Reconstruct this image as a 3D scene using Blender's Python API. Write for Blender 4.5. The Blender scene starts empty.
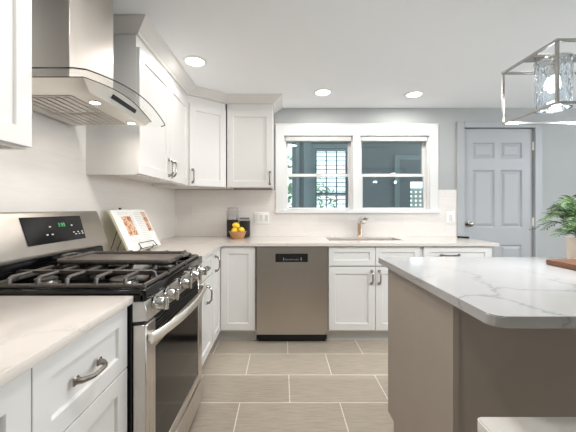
import bpy, bmesh, math, random
from mathutils import Vector, Matrix
random.seed(7)
S = bpy.context.scene
COL = S.collection
PI = math.pi

# ------------------------------------------------------------------ camera, world, lights, exposure
HZ = 1.168            # camera height
FPX = 300.0           # focal length in pixels of the 576x432 frame
cam_d = bpy.data.cameras.new('camera')
cam = bpy.data.objects.new('camera', cam_d)
COL.objects.link(cam)
cam.location = (0, 0, HZ)
cam.rotation_euler = (PI / 2, 0, 0)
cam_d.sensor_width = 36
cam_d.lens = FPX / 576 * 36
cam_d.shift_x = 6 / 576
cam_d.shift_y = -8 / 576
cam_d.clip_start = 0.02
S.camera = cam

S.view_settings.view_transform = 'Standard'
S.view_settings.look = 'None'
S.view_settings.gamma = 1
S.view_settings.use_curve_mapping = False
S.view_settings.exposure = 0.34
S.cycles.use_denoising = True
S.cycles.max_bounces = 10
S.cycles.diffuse_bounces = 6
S.cycles.glossy_bounces = 6
S.cycles.transmission_bounces = 8
S.cycles.transparent_max_bounces = 12
S.cycles.caustics_reflective = False
S.cycles.caustics_refractive = False
S.cycles.sample_clamp_indirect = 4

w = bpy.data.worlds.new('sky')
S.world = w
w.use_nodes = True
w.node_tree.nodes['Background'].inputs[0].default_value = (0.86, 0.94, 1.0, 1)
w.node_tree.nodes['Background'].inputs[1].default_value = 2.3


def area(name, loc, direction, sx, sy, power, color, spread=180):
    d = bpy.data.lights.new(name, 'AREA')
    d.shape = 'RECTANGLE'
    d.size, d.size_y = sx, sy
    d.energy = power
    d.color = color
    d.spread = math.radians(spread)
    o = bpy.data.objects.new(name, d)
    COL.objects.link(o)
    o.location = loc
    o.rotation_euler = Vector(direction).to_track_quat('-Z', 'Y').to_euler()
    return o


# added daylight fill, set at an invented opening in the unseen right wall
area('daylight_fill_right', (4.32, 1.0, 1.65), (-1, 0, 0), 2.0, 1.0, 42, (0.90, 0.96, 1.0))


def downlight_or_fill(x, y, z, power, color=(1.0, 0.972, 0.938)):
    d = bpy.data.lights.new('downlight_or_fill', 'AREA')
    d.shape = 'DISK'
    d.size = 0.125
    d.energy = power
    d.color = color
    o = bpy.data.objects.new('downlight_or_fill', d)
    COL.objects.link(o)
    o.location = (x, y, z)
    return o


CEIL = 2.235
DOWN_W = 6.5
# extra unseen ceiling lamps, added out of frame to fill the room
for lx, ly, k in ((0.2, 1.45, 0.75), (0.1, 1.12, 0.7), (1.3, 1.45, 0.25), (-0.35, 1.4, 0.5), (-0.2, 0.6, 0.64)):
    downlight_or_fill(lx, ly, CEIL - 0.004, DOWN_W * k)


# ------------------------------------------------------------------ materials
def new_mat(name):
    m = bpy.data.materials.new(name)
    m.use_nodes = True
    nt = m.node_tree
    return m, nt, nt.nodes, nt.links, nt.nodes['Principled BSDF']


def srgb(r, g, b):
    def f(c):
        c /= 255
        return c / 12.92 if c <= 0.04045 else ((c + 0.055) / 1.055) ** 2.4
    return (f(r), f(g), f(b), 1)


def coords(nt, scale=(1, 1, 1), loc=(0, 0, 0), rot=(0, 0, 0), kind='Object'):
    tc = nt.nodes.new('ShaderNodeTexCoord')
    mp = nt.nodes.new('ShaderNodeMapping')
    mp.inputs['Scale'].default_value = scale
    mp.inputs['Location'].default_value = loc
    mp.inputs['Rotation'].default_value = rot
    nt.links.new(tc.outputs[kind], mp.inputs[0])
    return mp.outputs[0]


def noise(nt, vec, scale, detail=4, rough=0.5):
    n = nt.nodes.new('ShaderNodeTexNoise')
    n.inputs['Scale'].default_value = scale
    n.inputs['Detail'].default_value = detail
    n.inputs['Roughness'].default_value = rough
    nt.links.new(vec, n.inputs['Vector'])
    return n.outputs[0]


def ramp(nt, fac, stops):
    r = nt.nodes.new('ShaderNodeValToRGB')
    els = r.color_ramp.elements
    while len(els) < len(stops):
        els.new(0.5)
    for e, (p, c) in zip(els, stops):
        e.position = p
        e.color = c
    nt.links.new(fac, r.inputs[0])
    return r.outputs[0]


def mixc(nt, fac, a, b, mode='MIX'):
    m = nt.nodes.new('ShaderNodeMix')
    m.data_type = 'RGBA'
    m.blend_type = mode
    for key, v in ((0, fac), (6, a), (7, b)):
        if hasattr(v, 'links') or hasattr(v, 'is_output'):
            nt.links.new(v, m.inputs[key])
        else:
            m.inputs[key].default_value = v
    return m.outputs[2]


def bump(nt, p, height, strength=0.1, dist=0.005):
    b = nt.nodes.new('ShaderNodeBump')
    b.inputs['Strength'].default_value = strength
    b.inputs['Distance'].default_value = dist
    nt.links.new(height, b.inputs['Height'])
    nt.links.new(b.outputs[0], p.inputs['Normal'])


def plain(name, col, rough=0.5, metal=0.0, var=0.04, scale=6.0, coat=0.0, spec=0.5):
    """painted or moulded surface with slight procedural variation"""
    m, nt, N, L, p = new_mat(name)
    v = noise(nt, coords(nt), scale, 3)
    d = tuple(max(0, c * (1 - var)) for c in col[:3]) + (1,)
    u = tuple(min(1, c * (1 + var * 0.5)) for c in col[:3]) + (1,)
    c = ramp(nt, v, [(0.3, d), (0.7, u)])
    L.new(c, p.inputs['Base Color'])
    p.inputs['Roughness'].default_value = rough
    p.inputs['Metallic'].default_value = metal
    p.inputs['Specular IOR Level'].default_value = spec
    p.inputs['Coat Weight'].default_value = coat
    return m


def brushed(name, col, rough=0.28, stretch=(2, 2, 90), var=0.05):
    m, nt, N, L, p = new_mat(name)
    v = noise(nt, coords(nt, stretch), 6, 5, 0.6)
    c = ramp(nt, v, [(0.25, tuple(x * (1 - var) for x in col[:3]) + (1,)), (0.75, col)])
    L.new(c, p.inputs['Base Color'])
    p.inputs['Metallic'].default_value = 1
    r = ramp(nt, v, [(0.2, (rough * 0.8,) * 3 + (1,)), (0.8, (rough * 1.2,) * 3 + (1,))])
    L.new(r, p.inputs['Roughness'])
    return m


def quartz(name, base, vein, scale, width, strength, loc=(0, 0, 0), rough=0.16):
    m, nt, N, L, p = new_mat(name)
    co = coords(nt, (1, 1, 1), loc)
    nz = nt.nodes.new('ShaderNodeTexNoise')
    nz.inputs['Scale'].default_value = scale * 1.3
    nz.inputs['Detail'].default_value = 6
    nz.inputs['Roughness'].default_value = 0.62
    L.new(co, nz.inputs['Vector'])
    ad = nt.nodes.new('ShaderNodeVectorMath')
    ad.operation = 'MULTIPLY_ADD'
    L.new(nz.outputs[1], ad.inputs[0])
    ad.inputs[1].default_value = (0.55 / scale * 1.6,) * 3
    L.new(co, ad.inputs[2])
    vo = nt.nodes.new('ShaderNodeTexVoronoi')
    vo.feature = 'DISTANCE_TO_EDGE'
    vo.inputs['Scale'].default_value = scale
    L.new(ad.outputs[0], vo.inputs['Vector'])
    vm = ramp(nt, vo.outputs['Distance'], [(0.0, (1, 1, 1, 1)), (width, (0.25, 0.25, 0.25, 1)), (width * 3.2, (0, 0, 0, 1))])
    br = ramp(nt, noise(nt, co, scale * 0.9, 2), [(0.44, (0, 0, 0, 1)), (0.6, (1, 1, 1, 1))])
    fac = mixc(nt, 1.0, vm, br, 'MULTIPLY')
    st = nt.nodes.new('ShaderNodeMath')
    st.operation = 'MULTIPLY'
    L.new(fac, st.inputs[0])
    st.inputs[1].default_value = strength
    cl = ramp(nt, noise(nt, co, 3.2, 5), [(0.35, tuple(c * 0.95 for c in base[:3]) + (1,)), (0.65, base)])
    L.new(mixc(nt, st.outputs[0], cl, vein), p.inputs['Base Color'])
    p.inputs['Roughness'].default_value = rough
    p.inputs['Specular IOR Level'].default_value = 0.5
    return m


def glassy(name, tint=(1, 1, 1, 1), refl=1.0, rough=0.0):
    """thin clear pane: mostly transparent with a fresnel reflection"""
    m, nt, N, L, p = new_mat(name)
    N.remove(p)
    out = N['Material Output']
    tr = N.new('ShaderNodeBsdfTransparent')
    tr.inputs[0].default_value = tint
    gl = N.new('ShaderNodeBsdfGlossy')
    gl.inputs['Roughness'].default_value = rough
    fr = N.new('ShaderNodeFresnel')
    fr.inputs[0].default_value = 1.5
    mu = N.new('ShaderNodeMath')
    mu.operation = 'MULTIPLY'
    mu.inputs[1].default_value = refl
    L.new(fr.outputs[0], mu.inputs[0])
    mx = N.new('ShaderNodeMixShader')
    L.new(mu.outputs[0], mx.inputs[0])
    L.new(tr.outputs[0], mx.inputs[1])
    L.new(gl.outputs[0], mx.inputs[2])
    L.new(mx.outputs[0], out.inputs[0])
    return m


def emit(name, col, strength):
    m, nt, N, L, p = new_mat(name)
    p.inputs['Base Color'].default_value = col
    p.inputs['Emission Color'].default_value = col
    p.inputs['Emission Strength'].default_value = strength
    return m


M = {}
M['ceiling'] = plain('ceiling_paint', srgb(248, 251, 255), 0.9, var=0.02, scale=2)
M['wall'] = plain('grey_wall_paint', srgb(176, 178, 178), 0.85, var=0.02, scale=2)
M['wall_white'] = plain('white_wall_paint', srgb(225, 225, 222), 0.9, var=0.02, scale=2)
M['cab'] = plain('white_cabinet_paint', srgb(223, 221, 218), 0.38, var=0.015, scale=3)
M['trim'] = plain('white_trim_paint', srgb(229, 229, 228), 0.4, var=0.015, scale=3)
M['door'] = plain('door_paint', srgb(172, 174, 177), 0.45, var=0.02, scale=3)
M['toe'] = plain('toe_kick_paint', srgb(205, 205, 203), 0.5)
M['gap'] = plain('shadow_gap', srgb(70, 68, 66), 0.8)
M['steel'] = brushed('brushed_steel', srgb(214, 209, 203), 0.30, (40, 40, 1))
M['chimney'] = brushed('chimney_steel', srgb(222, 215, 208), 0.34, (3, 3, 0.3), 0.02)
M['steel_h'] = brushed('brushed_steel_horizontal', srgb(240, 235, 228), 0.36, (1, 1, 40))
M['steel_dw'] = brushed('dishwasher_steel', srgb(190, 183, 175), 0.34, (40, 40, 1), 0.05)
M['chrome'] = brushed('polished_chrome', srgb(228, 226, 222), 0.1, (30, 30, 30), 0.03)
M['nickel'] = brushed('satin_nickel', srgb(160, 153, 145), 0.24, (20, 20, 20), 0.08)
M['satin'] = brushed('satin_grey_metal', srgb(178, 175, 171), 0.24, (20, 20, 20), 0.03)
M['bronze'] = brushed('warm_nickel', srgb(214, 186, 160), 0.24, (20, 20, 20), 0.08)
M['iron'] = plain('cast_iron', srgb(86, 80, 75), 0.34, var=0.25, scale=60)
M['griddle'] = plain('griddle_coating', srgb(100, 92, 85), 0.33, var=0.15, scale=40)
M['enamel'] = plain('black_enamel', srgb(12, 12, 13), 0.12, var=0.1, coat=0.0, spec=0.35)
M['black'] = plain('black_plastic', srgb(16, 16, 17), 0.35, var=0.1)
M['wire'] = plain('black_wire', srgb(22, 21, 21), 0.4, var=0.1)
M['taupe'] = plain('taupe_panel_paint', srgb(166, 155, 144), 0.5, var=0.03, scale=9)
M['stool'] = plain('white_stool_paint', srgb(232, 228, 222), 0.35, var=0.02)
M['pot'] = plain('cream_ceramic', srgb(240, 224, 208), 0.5, var=0.05, scale=14)
M['soil'] = plain('potting_soil', srgb(60, 44, 32), 0.9, var=0.4, scale=90)
M['plate'] = plain('white_plastic_plate', srgb(240, 239, 236), 0.35)
M['rocker'] = plain('rocker_plastic', srgb(214, 212, 208), 0.35)
M['backguard'] = brushed('backguard_steel', srgb(192, 185, 177), 0.42, (3, 3, 0.3), 0.02)
M['grounds'] = plain('ground_coffee', srgb(52, 48, 46), 0.8, var=0.35, scale=150)
M['lemon'] = plain('lemon_peel', srgb(252, 208, 52), 0.4, var=0.12, scale=40)
M['lattice'] = plain('white_lattice_paint', srgb(235, 236, 232), 0.6)
M['porch'] = plain('slate_porch_paint', srgb(152, 158, 160), 0.7, var=0.05, scale=4)
M['porch_trim'] = plain('pale_slate_trim', srgb(168, 180, 182), 0.6, var=0.04)
M['decking'] = plain('porch_boards', srgb(120, 116, 110), 0.7, var=0.15, scale=12)
M['slat'] = plain('blind_slat', srgb(176, 186, 188), 0.6)
M['pane'] = glassy('window_glass', (0.90, 0.95, 0.95, 1), 1.3)
M['jar'] = glassy('jar_glass', (0.985, 0.985, 0.98, 1), 0.55, 0.02)
M['hoodglass'] = glassy('hood_glass', (0.99, 0.995, 0.99, 1), 0.15)
M['edge'] = plain('dark_glass_edge', srgb(40, 46, 44), 0.2)
M['lens'] = emit('downlight_lens', (1.0, 0.95, 0.88, 1), 7)
M['hoodlamp'] = emit('hood_lamp_lens', (1.0, 0.95, 0.86, 1), 14)
M['bulb'] = emit('bulb_glow', (0.86, 0.94, 1.0, 1), 22)
M['green'] = emit('clock_green', (0.06, 0.42, 0.14, 1), 0.2)
M['icon'] = plain('grey_print', srgb(190, 190, 190), 0.5)
M['page'] = plain('book_page', srgb(240, 238, 234), 0.6, var=0.02)
M['ink'] = plain('grey_ink', srgb(208, 206, 204), 0.7)
M['cover'] = plain('book_cover', srgb(206, 204, 160), 0.5, var=0.08)
M['quartz'] = quartz('white_quartz', srgb(217, 209, 201), srgb(182, 172, 158), 2.1, 0.009, 0.7, (0.3, 0.1, 0))
M['quartz_isl'] = quartz('veined_island_quartz', srgb(177, 174, 172), srgb(122, 130, 130), 1.9, 0.012, 0.75, (0.2, 0.85, 0.2), 0.12)


def tile_floor():
    m, nt, N, L, p = new_mat('floor_tile')
    co = coords(nt, (1, 1, 1), (0.253, 0, 0))
    b = N.new('ShaderNodeTexBrick')
    b.offset = 0.5
    b.offset_frequency = 2
    b.inputs['Scale'].default_value = 1
    b.inputs['Mortar Size'].default_value = 0.0035
    b.inputs['Mortar Smooth'].default_value = 0.2
    b.inputs['Brick Width'].default_value = 0.6
    b.inputs['Row Height'].default_value = 0.3
    b.inputs['Bias'].default_value = 0
    b.inputs['Color1'].default_value = srgb(190, 179, 164)
    b.inputs['Color2'].default_value = srgb(178, 167, 152)
    b.inputs['Mortar'].default_value = srgb(238, 231, 222)
    L.new(co, b.inputs['Vector'])
    g = noise(nt, coords(nt, (1.6, 22, 1)), 5, 6, 0.65)
    g2 = ramp(nt, g, [(0.3, (0.76, 0.75, 0.74, 1)), (0.68, (1.06, 1.05, 1.04, 1))])
    L.new(mixc(nt, 1.0, b.outputs['Color'], g2, 'MULTIPLY'), p.inputs['Base Color'])
    p.inputs['Roughness'].default_value = 0.42
    inv = N.new('ShaderNodeMath')
    inv.operation = 'SUBTRACT'
    inv.inputs[0].default_value = 1
    L.new(b.outputs['Fac'], inv.inputs[1])
    bump(nt, p, inv.outputs[0], 0.25, 0.002)
    return m


def wall_tile(name, rot):
    m, nt, N, L, p = new_mat(name)
    co = coords(nt, (1, 1, 1), (0.06, 0.01, 0), rot)
    b = N.new('ShaderNodeTexBrick')
    b.inputs['Scale'].default_value = 1
    b.inputs['Mortar Size'].default_value = 0.0016
    b.inputs['Mortar Smooth'].default_value = 0.3
    b.inputs['Brick Width'].default_value = 0.30
    b.inputs['Row Height'].default_value = 0.10
    b.inputs['Color1'].default_value = srgb(236, 231, 226)
    b.inputs['Color2'].default_value = srgb(231, 226, 221)
    b.inputs['Mortar'].default_value = srgb(226, 221, 215)
    L.new(co, b.inputs['Vector'])
    g = ramp(nt, noise(nt, coords(nt, (3, 3, 26)), 3, 4), [(0.3, (0.96, 0.96, 0.96, 1)), (0.7, (1, 1, 1, 1))])
    L.new(mixc(nt, 1.0, b.outputs['Color'], g, 'MULTIPLY'), p.inputs['Base Color'])
    p.inputs['Roughness'].default_value = 0.3
    return m


M['floor'] = tile_floor()
M['tile_back'] = wall_tile('backsplash_tile_back', (-PI / 2, 0, 0))
M['tile_left'] = wall_tile('backsplash_tile_left', (-PI / 2, 0, -PI / 2))


def wood(name, a, b, axis_scale):
    m, nt, N, L, p = new_mat(name)
    v = noise(nt, coords(nt, axis_scale), 5, 6, 0.6)
    L.new(ramp(nt, v, [(0.3, a), (0.7, b)]), p.inputs['Base Color'])
    p.inputs['Roughness'].default_value = 0.4
    return m


M['board'] = wood('walnut_board', srgb(66, 40, 26), srgb(138, 92, 62), (3, 30, 30))
M['wicker'] = wood('wicker_weave', srgb(140, 90, 54), srgb(226, 178, 126), (40, 40, 70))


def leaf_mat(name, a, b, scale=30):
    m, nt, N, L, p = new_mat(name)
    v = noise(nt, coords(nt), scale, 3)
    L.new(ramp(nt, v, [(0.3, a), (0.72, b)]), p.inputs['Base Color'])
    p.inputs['Roughness'].default_value = 0.5
    return m


M['fern'] = leaf_mat('fern_green', srgb(34, 64, 30), srgb(104, 132, 72), 22)
M['tree'] = leaf_mat('garden_green', srgb(84, 120, 84), srgb(170, 196, 160), 5)


def food_photo(name, seed):
    m, nt, N, L, p = new_mat(name)
    v = noise(nt, coords(nt, loc=(seed, seed * 2, 0)), 34, 2)
    L.new(ramp(nt, v, [(0.3, srgb(120, 56, 40)), (0.44, srgb(206, 140, 96)), (0.56, srgb(238, 214, 186)), (0.68, srgb(150, 88, 76))]), p.inputs['Base Color'])
    p.inputs['Roughness'].default_value = 0.4
    return m


M['photo_a'] = food_photo('printed_food_photo', 0.3)
M['photo_b'] = food_photo('printed_food_photo_tall', 1.7)


def seeded_glass():
    m, nt, N, L, p = new_mat('seeded_crystal_glass')
    p.inputs['Base Color'].default_value = (0.93, 0.97, 1.0, 1)
    p.inputs['Transmission Weight'].default_value = 1.0
    p.inputs['Roughness'].default_value = 0.03
    p.inputs['IOR'].default_value = 1.25
    v = noise(nt, coords(nt, (1, 1, 0.35)), 55, 2)
    bump(nt, p, v, 0.9, 0.01)
    return m


M['crystal'] = seeded_glass()


# ------------------------------------------------------------------ mesh helpers
class MB:
    """collects shapes in world space (through the matrix T); build() makes ONE mesh object"""
    def __init__(self, T=None):
        self.v, self.f, self.T = [], [], T or Matrix.Identity(4)

    def add(self, verts, faces):
        n = len(self.v)
        self.v += [self.T @ Vector(p) for p in verts]
        self.f += [tuple(i + n for i in f) for f in faces]
        return self

    def frombm(self, bm):
        bm.verts.ensure_lookup_table()
        bm.verts.index_update()
        self.add([v.co.copy() for v in bm.verts], [[v.index for v in f.verts] for f in bm.faces])
        bm.free()
        return self

    def box(self, x0, y0, z0, x1, y1, z1, bev=0.0, seg=1):
        x0, x1 = min(x0, x1), max(x0, x1)
        y0, y1 = min(y0, y1), max(y0, y1)
        z0, z1 = min(z0, z1), max(z0, z1)
        vs = [(x0, y0, z0), (x1, y0, z0), (x1, y1, z0), (x0, y1, z0), (x0, y0, z1), (x1, y0, z1), (x1, y1, z1), (x0, y1, z1)]
        fs = [(0, 3, 2, 1), (4, 5, 6, 7), (0, 1, 5, 4), (1, 2, 6, 5), (2, 3, 7, 6), (3, 0, 4, 7)]
        if bev <= 0:
            return self.add(vs, fs)
        bm = bmesh.new()
        bv = [bm.verts.new(p) for p in vs]
        for f in fs:
            bm.faces.new([bv[i] for i in f])
        bmesh.ops.bevel(bm, geom=bm.edges[:], offset=bev, segments=seg, affect='EDGES', profile=0.5)
        return self.frombm(bm)

    def prism(self, pts, z0, z1, bev=0.0, seg=2):
        """polygon in XY (counter-clockwise) extruded in Z"""
        n = len(pts)
        bm = bmesh.new()
        a = [bm.verts.new((x, y, z0)) for x, y in pts]
        b = [bm.verts.new((x, y, z1)) for x, y in pts]
        bm.faces.new(a[::-1])
        bm.faces.new(b)
        for i in range(n):
            bm.faces.new((a[i], a[(i + 1) % n], b[(i + 1) % n], b[i]))
        if bev > 0:
            bmesh.ops.bevel(bm, geom=[e for e in bm.edges if abs(e.verts[0].co.z - e.verts[1].co.z) < 1e-6], offset=bev, segments=seg, affect='EDGES')
        return self.frombm(bm)

    def extr(self, prof, axis, a0, a1, bev=0.0):
        """2-D profile extruded along an axis: 'x' profile=(y,z), 'y' profile=(x,z)"""
        n = len(prof)
        def P(p, a):
            return (a, p[0], p[1]) if axis == 'x' else (p[0], a, p[1])
        bm = bmesh.new()
        A = [bm.verts.new(P(p, a0)) for p in prof]
        B = [bm.verts.new(P(p, a1)) for p in prof]
        bm.faces.new(A)
        bm.faces.new(B[::-1])
        for i in range(n):
            bm.faces.new((A[i], B[i], B[(i + 1) % n], A[(i + 1) % n]))
        bmesh.ops.recalc_face_normals(bm, faces=bm.faces[:])
        if bev > 0:
            bmesh.ops.bevel(bm, geom=bm.edges[:], offset=bev, segments=1, affect='EDGES')
        return self.frombm(bm)

    def lathe(self, prof, c, axis='z', n=24, cap=True):
        """profile [(radius, height)] turned about an axis through c"""
        vs, fs = [], []
        c = Vector(c)
        for r, h in prof:
            for k in range(n):
                a = 2 * PI * k / n
                p = (r * math.cos(a), r * math.sin(a), h)
                if axis == 'x':
                    p = (p[2], p[0], p[1])
                elif axis == 'y':
                    p = (p[1], p[2], p[0])
                vs.append(c + Vector(p))
        for i in range(len(prof) - 1):
            for k in range(n):
                j = (k + 1) % n
                fs.append((i * n + k, i * n + j, (i + 1) * n + j, (i + 1) * n + k))
        if cap and prof[0][0] > 1e-5:
            fs.append(tuple(range(n))[::-1])
        if cap and prof[-1][0] > 1e-5:
            fs.append(tuple((len(prof) - 1) * n + k for k in range(n)))
        return self.add(vs, fs)

    def tube(self, pts, r, n=8, close=False, ry=None):
        """round bar along a polyline; ry flattens the section"""
        pts = [Vector(p) for p in pts]
        m = len(pts)
        rs = r if isinstance(r, (list, tuple)) else [r] * m
        vs, fs = [], []
        up = None
        for i, p in enumerate(pts):
            if close:
                t = (pts[(i + 1) % m] - pts[i - 1])
            else:
                t = pts[min(i + 1, m - 1)] - pts[max(i - 1, 0)]
            t.normalize()
            if up is None:
                up = Vector((0, 0, 1)) if abs(t.z) < 0.9 else Vector((1, 0, 0))
            s = t.cross(up)
            if s.length < 1e-4:
                s = t.cross(Vector((0, 1, 0)))
            s.normalize()
            u = s.cross(t).normalized()
            up = u
            for k in range(n):
                a = 2 * PI * (k + 0.5) / n
                vs.append(p + s * (rs[i] * math.cos(a)) + u * ((ry or rs[i]) * math.sin(a)))
        for i in range(m if close else m - 1):
            for k in range(n):
                j = (k + 1) % n
                i2 = (i + 1) % m
                fs.append((i * n + k, i2 * n + k, i2 * n + j, i * n + j))
        if not close:
            fs.append(tuple(range(n)))
            fs.append(tuple((m - 1) * n + k for k in range(n))[::-1])
        return self.add(vs, fs)

    def ball(self, c, r, sx=1, sy=1, sz=1, n=16):
        bm = bmesh.new()
        bmesh.ops.create_uvsphere(bm, u_segments=n, v_segments=max(6, n // 2), radius=1)
        for v in bm.verts:
            v.co = Vector((c[0] + v.co.x * r * sx, c[1] + v.co.y * r * sy, c[2] + v.co.z * r * sz))
        return self.frombm(bm)

    def build(self, name, mat, parent=None, smooth=True, angle=38):
        me = bpy.data.meshes.new(name)
        off = parent_origin(parent)
        inv = off.inverted()
        me.from_pydata([inv @ v for v in self.v], [], self.f)
        me.validate()
        bm = bmesh.new()
        bm.from_mesh(me)
        bmesh.ops.recalc_face_normals(bm, faces=bm.faces[:])
        bm.to_mesh(me)
        bm.free()
        if smooth:
            me.polygons.foreach_set('use_smooth', [True] * len(me.polygons))
            me.set_sharp_from_angle(angle=math.radians(angle))
        me.materials.append(M[mat] if isinstance(mat, str) else mat)
        o = bpy.data.objects.new(name, me)
        COL.objects.link(o)
        if parent is not None:
            o.parent = parent
        return o


ORIG = {}


def parent_origin(p):
    m = Matrix.Identity(4)
    chain = []
    while p is not None:
        chain.append(p)
        p = p.parent
    for q in reversed(chain):
        m = m @ Matrix.Translation(q.location) @ q.rotation_euler.to_matrix().to_4x4()
    return m


def thing(name, label, cat, loc=(0, 0, 0), group=None):
    o = bpy.data.objects.new(name, None)
    COL.objects.link(o)
    o.location = loc
    o.empty_display_size = 0.05
    tag(o, label, cat, group)
    return o


def tag(o, label, cat, group=None, kind=None):
    o['label'] = label
    o['category'] = cat
    if group:
        o['group'] = group
    if kind:
        o['kind'] = kind
    return o


def struct(o, label=None, cat=None):
    o['kind'] = 'structure'
    if label:
        o['label'] = label
    if cat:
        o['category'] = cat
    return o


def frame_T(origin, u, n):
    """local x = width direction u, local y = INTO the cabinet (-n), z up"""
    u = Vector(u).normalized()
    n = Vector(n).normalized()
    T = Matrix.Identity(4)
    for i in range(3):
        T[i][0] = u[i]
        T[i][1] = -n[i]
        T[i][2] = (0, 0, 1)[i]
        T[i][3] = origin[i]
    return T


def shaker(T, x0, z0, x1, z1, stile=0.058, t=0.02, rec=0.009):
    """shaker front: face at local y=0, thickness t into the cabinet, recessed flat panel"""
    b = MB(T)
    c = 0.0012
    e = 0.004
    vs = []
    def ring(i, y):
        vs.extend([(x0 + i, y, z0 + i), (x1 - i, y, z0 + i), (x1 - i, y, z1 - i), (x0 + i, y, z1 - i)])
    ring(0, t)
    ring(0, c)
    ring(c, 0)
    ring(stile, 0)
    ring(stile + 0.0025, 0.0025)
    ring(stile + e, rec)
    fs = []
    for k in range(5):
        for i in range(4):
            j = (i + 1) % 4
            fs.append((k * 4 + i, k * 4 + j, (k + 1) * 4 + j, (k + 1) * 4 + i))
    fs.append((20, 21, 22, 23))
    fs.append((3, 2, 1, 0))
    return b.add(vs, fs)


def pull(T, cx, cz, length=0.115, vertical=False, out=0.032):
    """arched bar pull with two flared feet, centred at local (cx, cz) on the face y=0"""
    b = MB(T)
    h = length / 2
    def P(s, o):
        return (cx, -o, cz + s) if vertical else (cx + s, -o, cz)
    pts = [P(-h, 0.004), P(-h + 0.003, out * 0.55), P(-h + 0.014, out * 0.88)]
    for k in range(7):
        s = -h + 0.024 + (length - 0.048) * k / 6
        q = s / h
        pts.append(P(s, out * (1.0 + 0.10 * (1 - q * q))))
    pts += [P(h - 0.014, out * 0.88), P(h - 0.003, out * 0.55), P(h, 0.004)]
    rs = [0.0095, 0.0078, 0.0066] + [0.0060] * 7 + [0.0066, 0.0078, 0.0095]
    b.tube(pts, rs, 8, ry=None)
    for s in (-h, h):
        x, z = (cx, cz + s) if vertical else (cx + s, cz)
        b.box(x - 0.0105, -0.006, z - 0.0105, x + 0.0105, 0.0, z + 0.0105, 0.002)
    return b


def pull_obj(parent, T, cx, cz, length=0.115, vertical=False):
    return pull(T, cx, cz, length, vertical).build('handle', 'nickel', parent)


def sweep(path, prof, closed=False):
    """profile [(outward offset, z)] swept along a 2-D path with mitred corners; outward = right of travel"""
    b = MB()
    n = len(path)
    P = [Vector(p) for p in path]
    offs = []
    for i in range(n):
        d0 = (P[i] - P[i - 1]).normalized() if i > 0 else None
        d1 = (P[i + 1] - P[i]).normalized() if i < n - 1 else None
        n0 = Vector((d0.y, -d0.x)) if d0 else None
        n1 = Vector((d1.y, -d1.x)) if d1 else None
        if n0 is None:
            m = n1
        elif n1 is None:
            m = n0
        else:
            m = (n0 + n1).normalized()
            m = m / max(0.3, m.dot(n0))
        offs.append(m)
    k = len(prof)
    vs = [(P[i].x + offs[i].x * o, P[i].y + offs[i].y * o, z) for i in range(n) for o, z in prof]
    fs = []
    for i in range(n - 1):
        for j in range(k):
            j2 = (j + 1) % k
            fs.append((i * k + j, i * k + j2, (i + 1) * k + j2, (i + 1) * k + j))
    fs.append(tuple(range(k)))
    fs.append(tuple((n - 1) * k + j for j in range(k))[::-1])
    return b.add(vs, fs)


def rrect(x0, x1, y0, y1, r, z, n=5):
    out = []
    for cx, cy, a0 in ((x1 - r, y1 - r, 0), (x0 + r, y1 - r, PI / 2), (x0 + r, y0 + r, PI), (x1 - r, y0 + r, 1.5 * PI)):
        for k in range(n):
            a = a0 + PI / 2 * k / (n - 1)
            out.append((cx + r * math.cos(a), cy + r * math.sin(a), z))
    return out


# ------------------------------------------------------------------ the room shell
XL, YB, XR, YR = -1.147, 3.2, 4.3, -3.0          # left wall, back wall, right wall, rear wall
ZT = 0.868                                       # top of the perimeter counters
WT = 0.14

struct(MB().box(XL - 0.15, YR - 0.15, -0.06, XR + 0.15, YB + WT, 0).build('floor', 'floor'), 'beige wood-look tile floor laid in offset rows', 'floor')
struct(MB().box(XL - 0.15, YR - 0.15, CEIL, XR + 0.15, YB + WT, CEIL + 0.08).build('ceiling', 'ceiling'), 'smooth white ceiling', 'ceiling')
struct(MB().box(XL - 0.15, YR - 0.15, 0, XL, YB + WT, CEIL).build('wall_left', 'wall_white'), 'left kitchen wall behind the range', 'wall')

# back wall with the window and door openings
WX0, WX1, WZ0, WZ1 = 0.02, 1.568, 1.147, 1.936
DX0, DX1, DZ1 = 1.935, 2.692, 2.03
b = MB()
b.box(XL, YB, 0, WX0, YB + WT, CEIL)
b.box(WX0, YB, 0, WX1, YB + WT, WZ0)
b.box(WX0, YB, WZ1, WX1, YB + WT, CEIL)
b.box(WX1, YB, 0, DX0, YB + WT, CEIL)
b.box(DX0, YB, DZ1, DX1, YB + WT, CEIL)
b.box(DX1, YB, 0, XR, YB + WT, CEIL)
struct(b.build('wall_back', 'wall'), 'pale grey back wall around the window and door', 'wall')
# unseen right wall, its opening invented for the fill lamp; closed rear wall
b = MB()
b.box(XR, YR, 0, XR + 0.15, 0.0, CEIL)
b.box(XR, 2.0, 0, XR + 0.15, YB + WT, CEIL)
b.box(XR, 0.0, 0, XR + 0.15, 2.0, 1.12)
b.box(XR, 0.0, 2.1, XR + 0.15, 2.0, CEIL)
struct(b.build('wall_right', 'wall'), 'grey right wall', 'wall')
b = MB()
b.box(XL, YR - 0.15, 0, XR, YR, CEIL)
struct(b.build('wall_rear', 'wall'), 'grey rear wall', 'wall')

# tiled backsplash, left wall and back wall up to the window sill line
TS = 0.008
struct(MB().box(XL, -0.6, ZT, XL + TS, YB, 1.75).build('trim_1', 'tile_left'), 'white subway tile backsplash on the left wall', 'backsplash')
b = MB()
b.box(XL + TS, YB - TS, ZT, -0.067, YB, 1.36)
b.box(-0.067, YB - TS, ZT, 1.66, YB, 1.114)
b.box(1.66, YB - TS, ZT, 1.859, YB, 1.362)
struct(b.build('trim_2', 'tile_back'), 'white subway tile backsplash on the back wall', 'backsplash')

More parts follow.
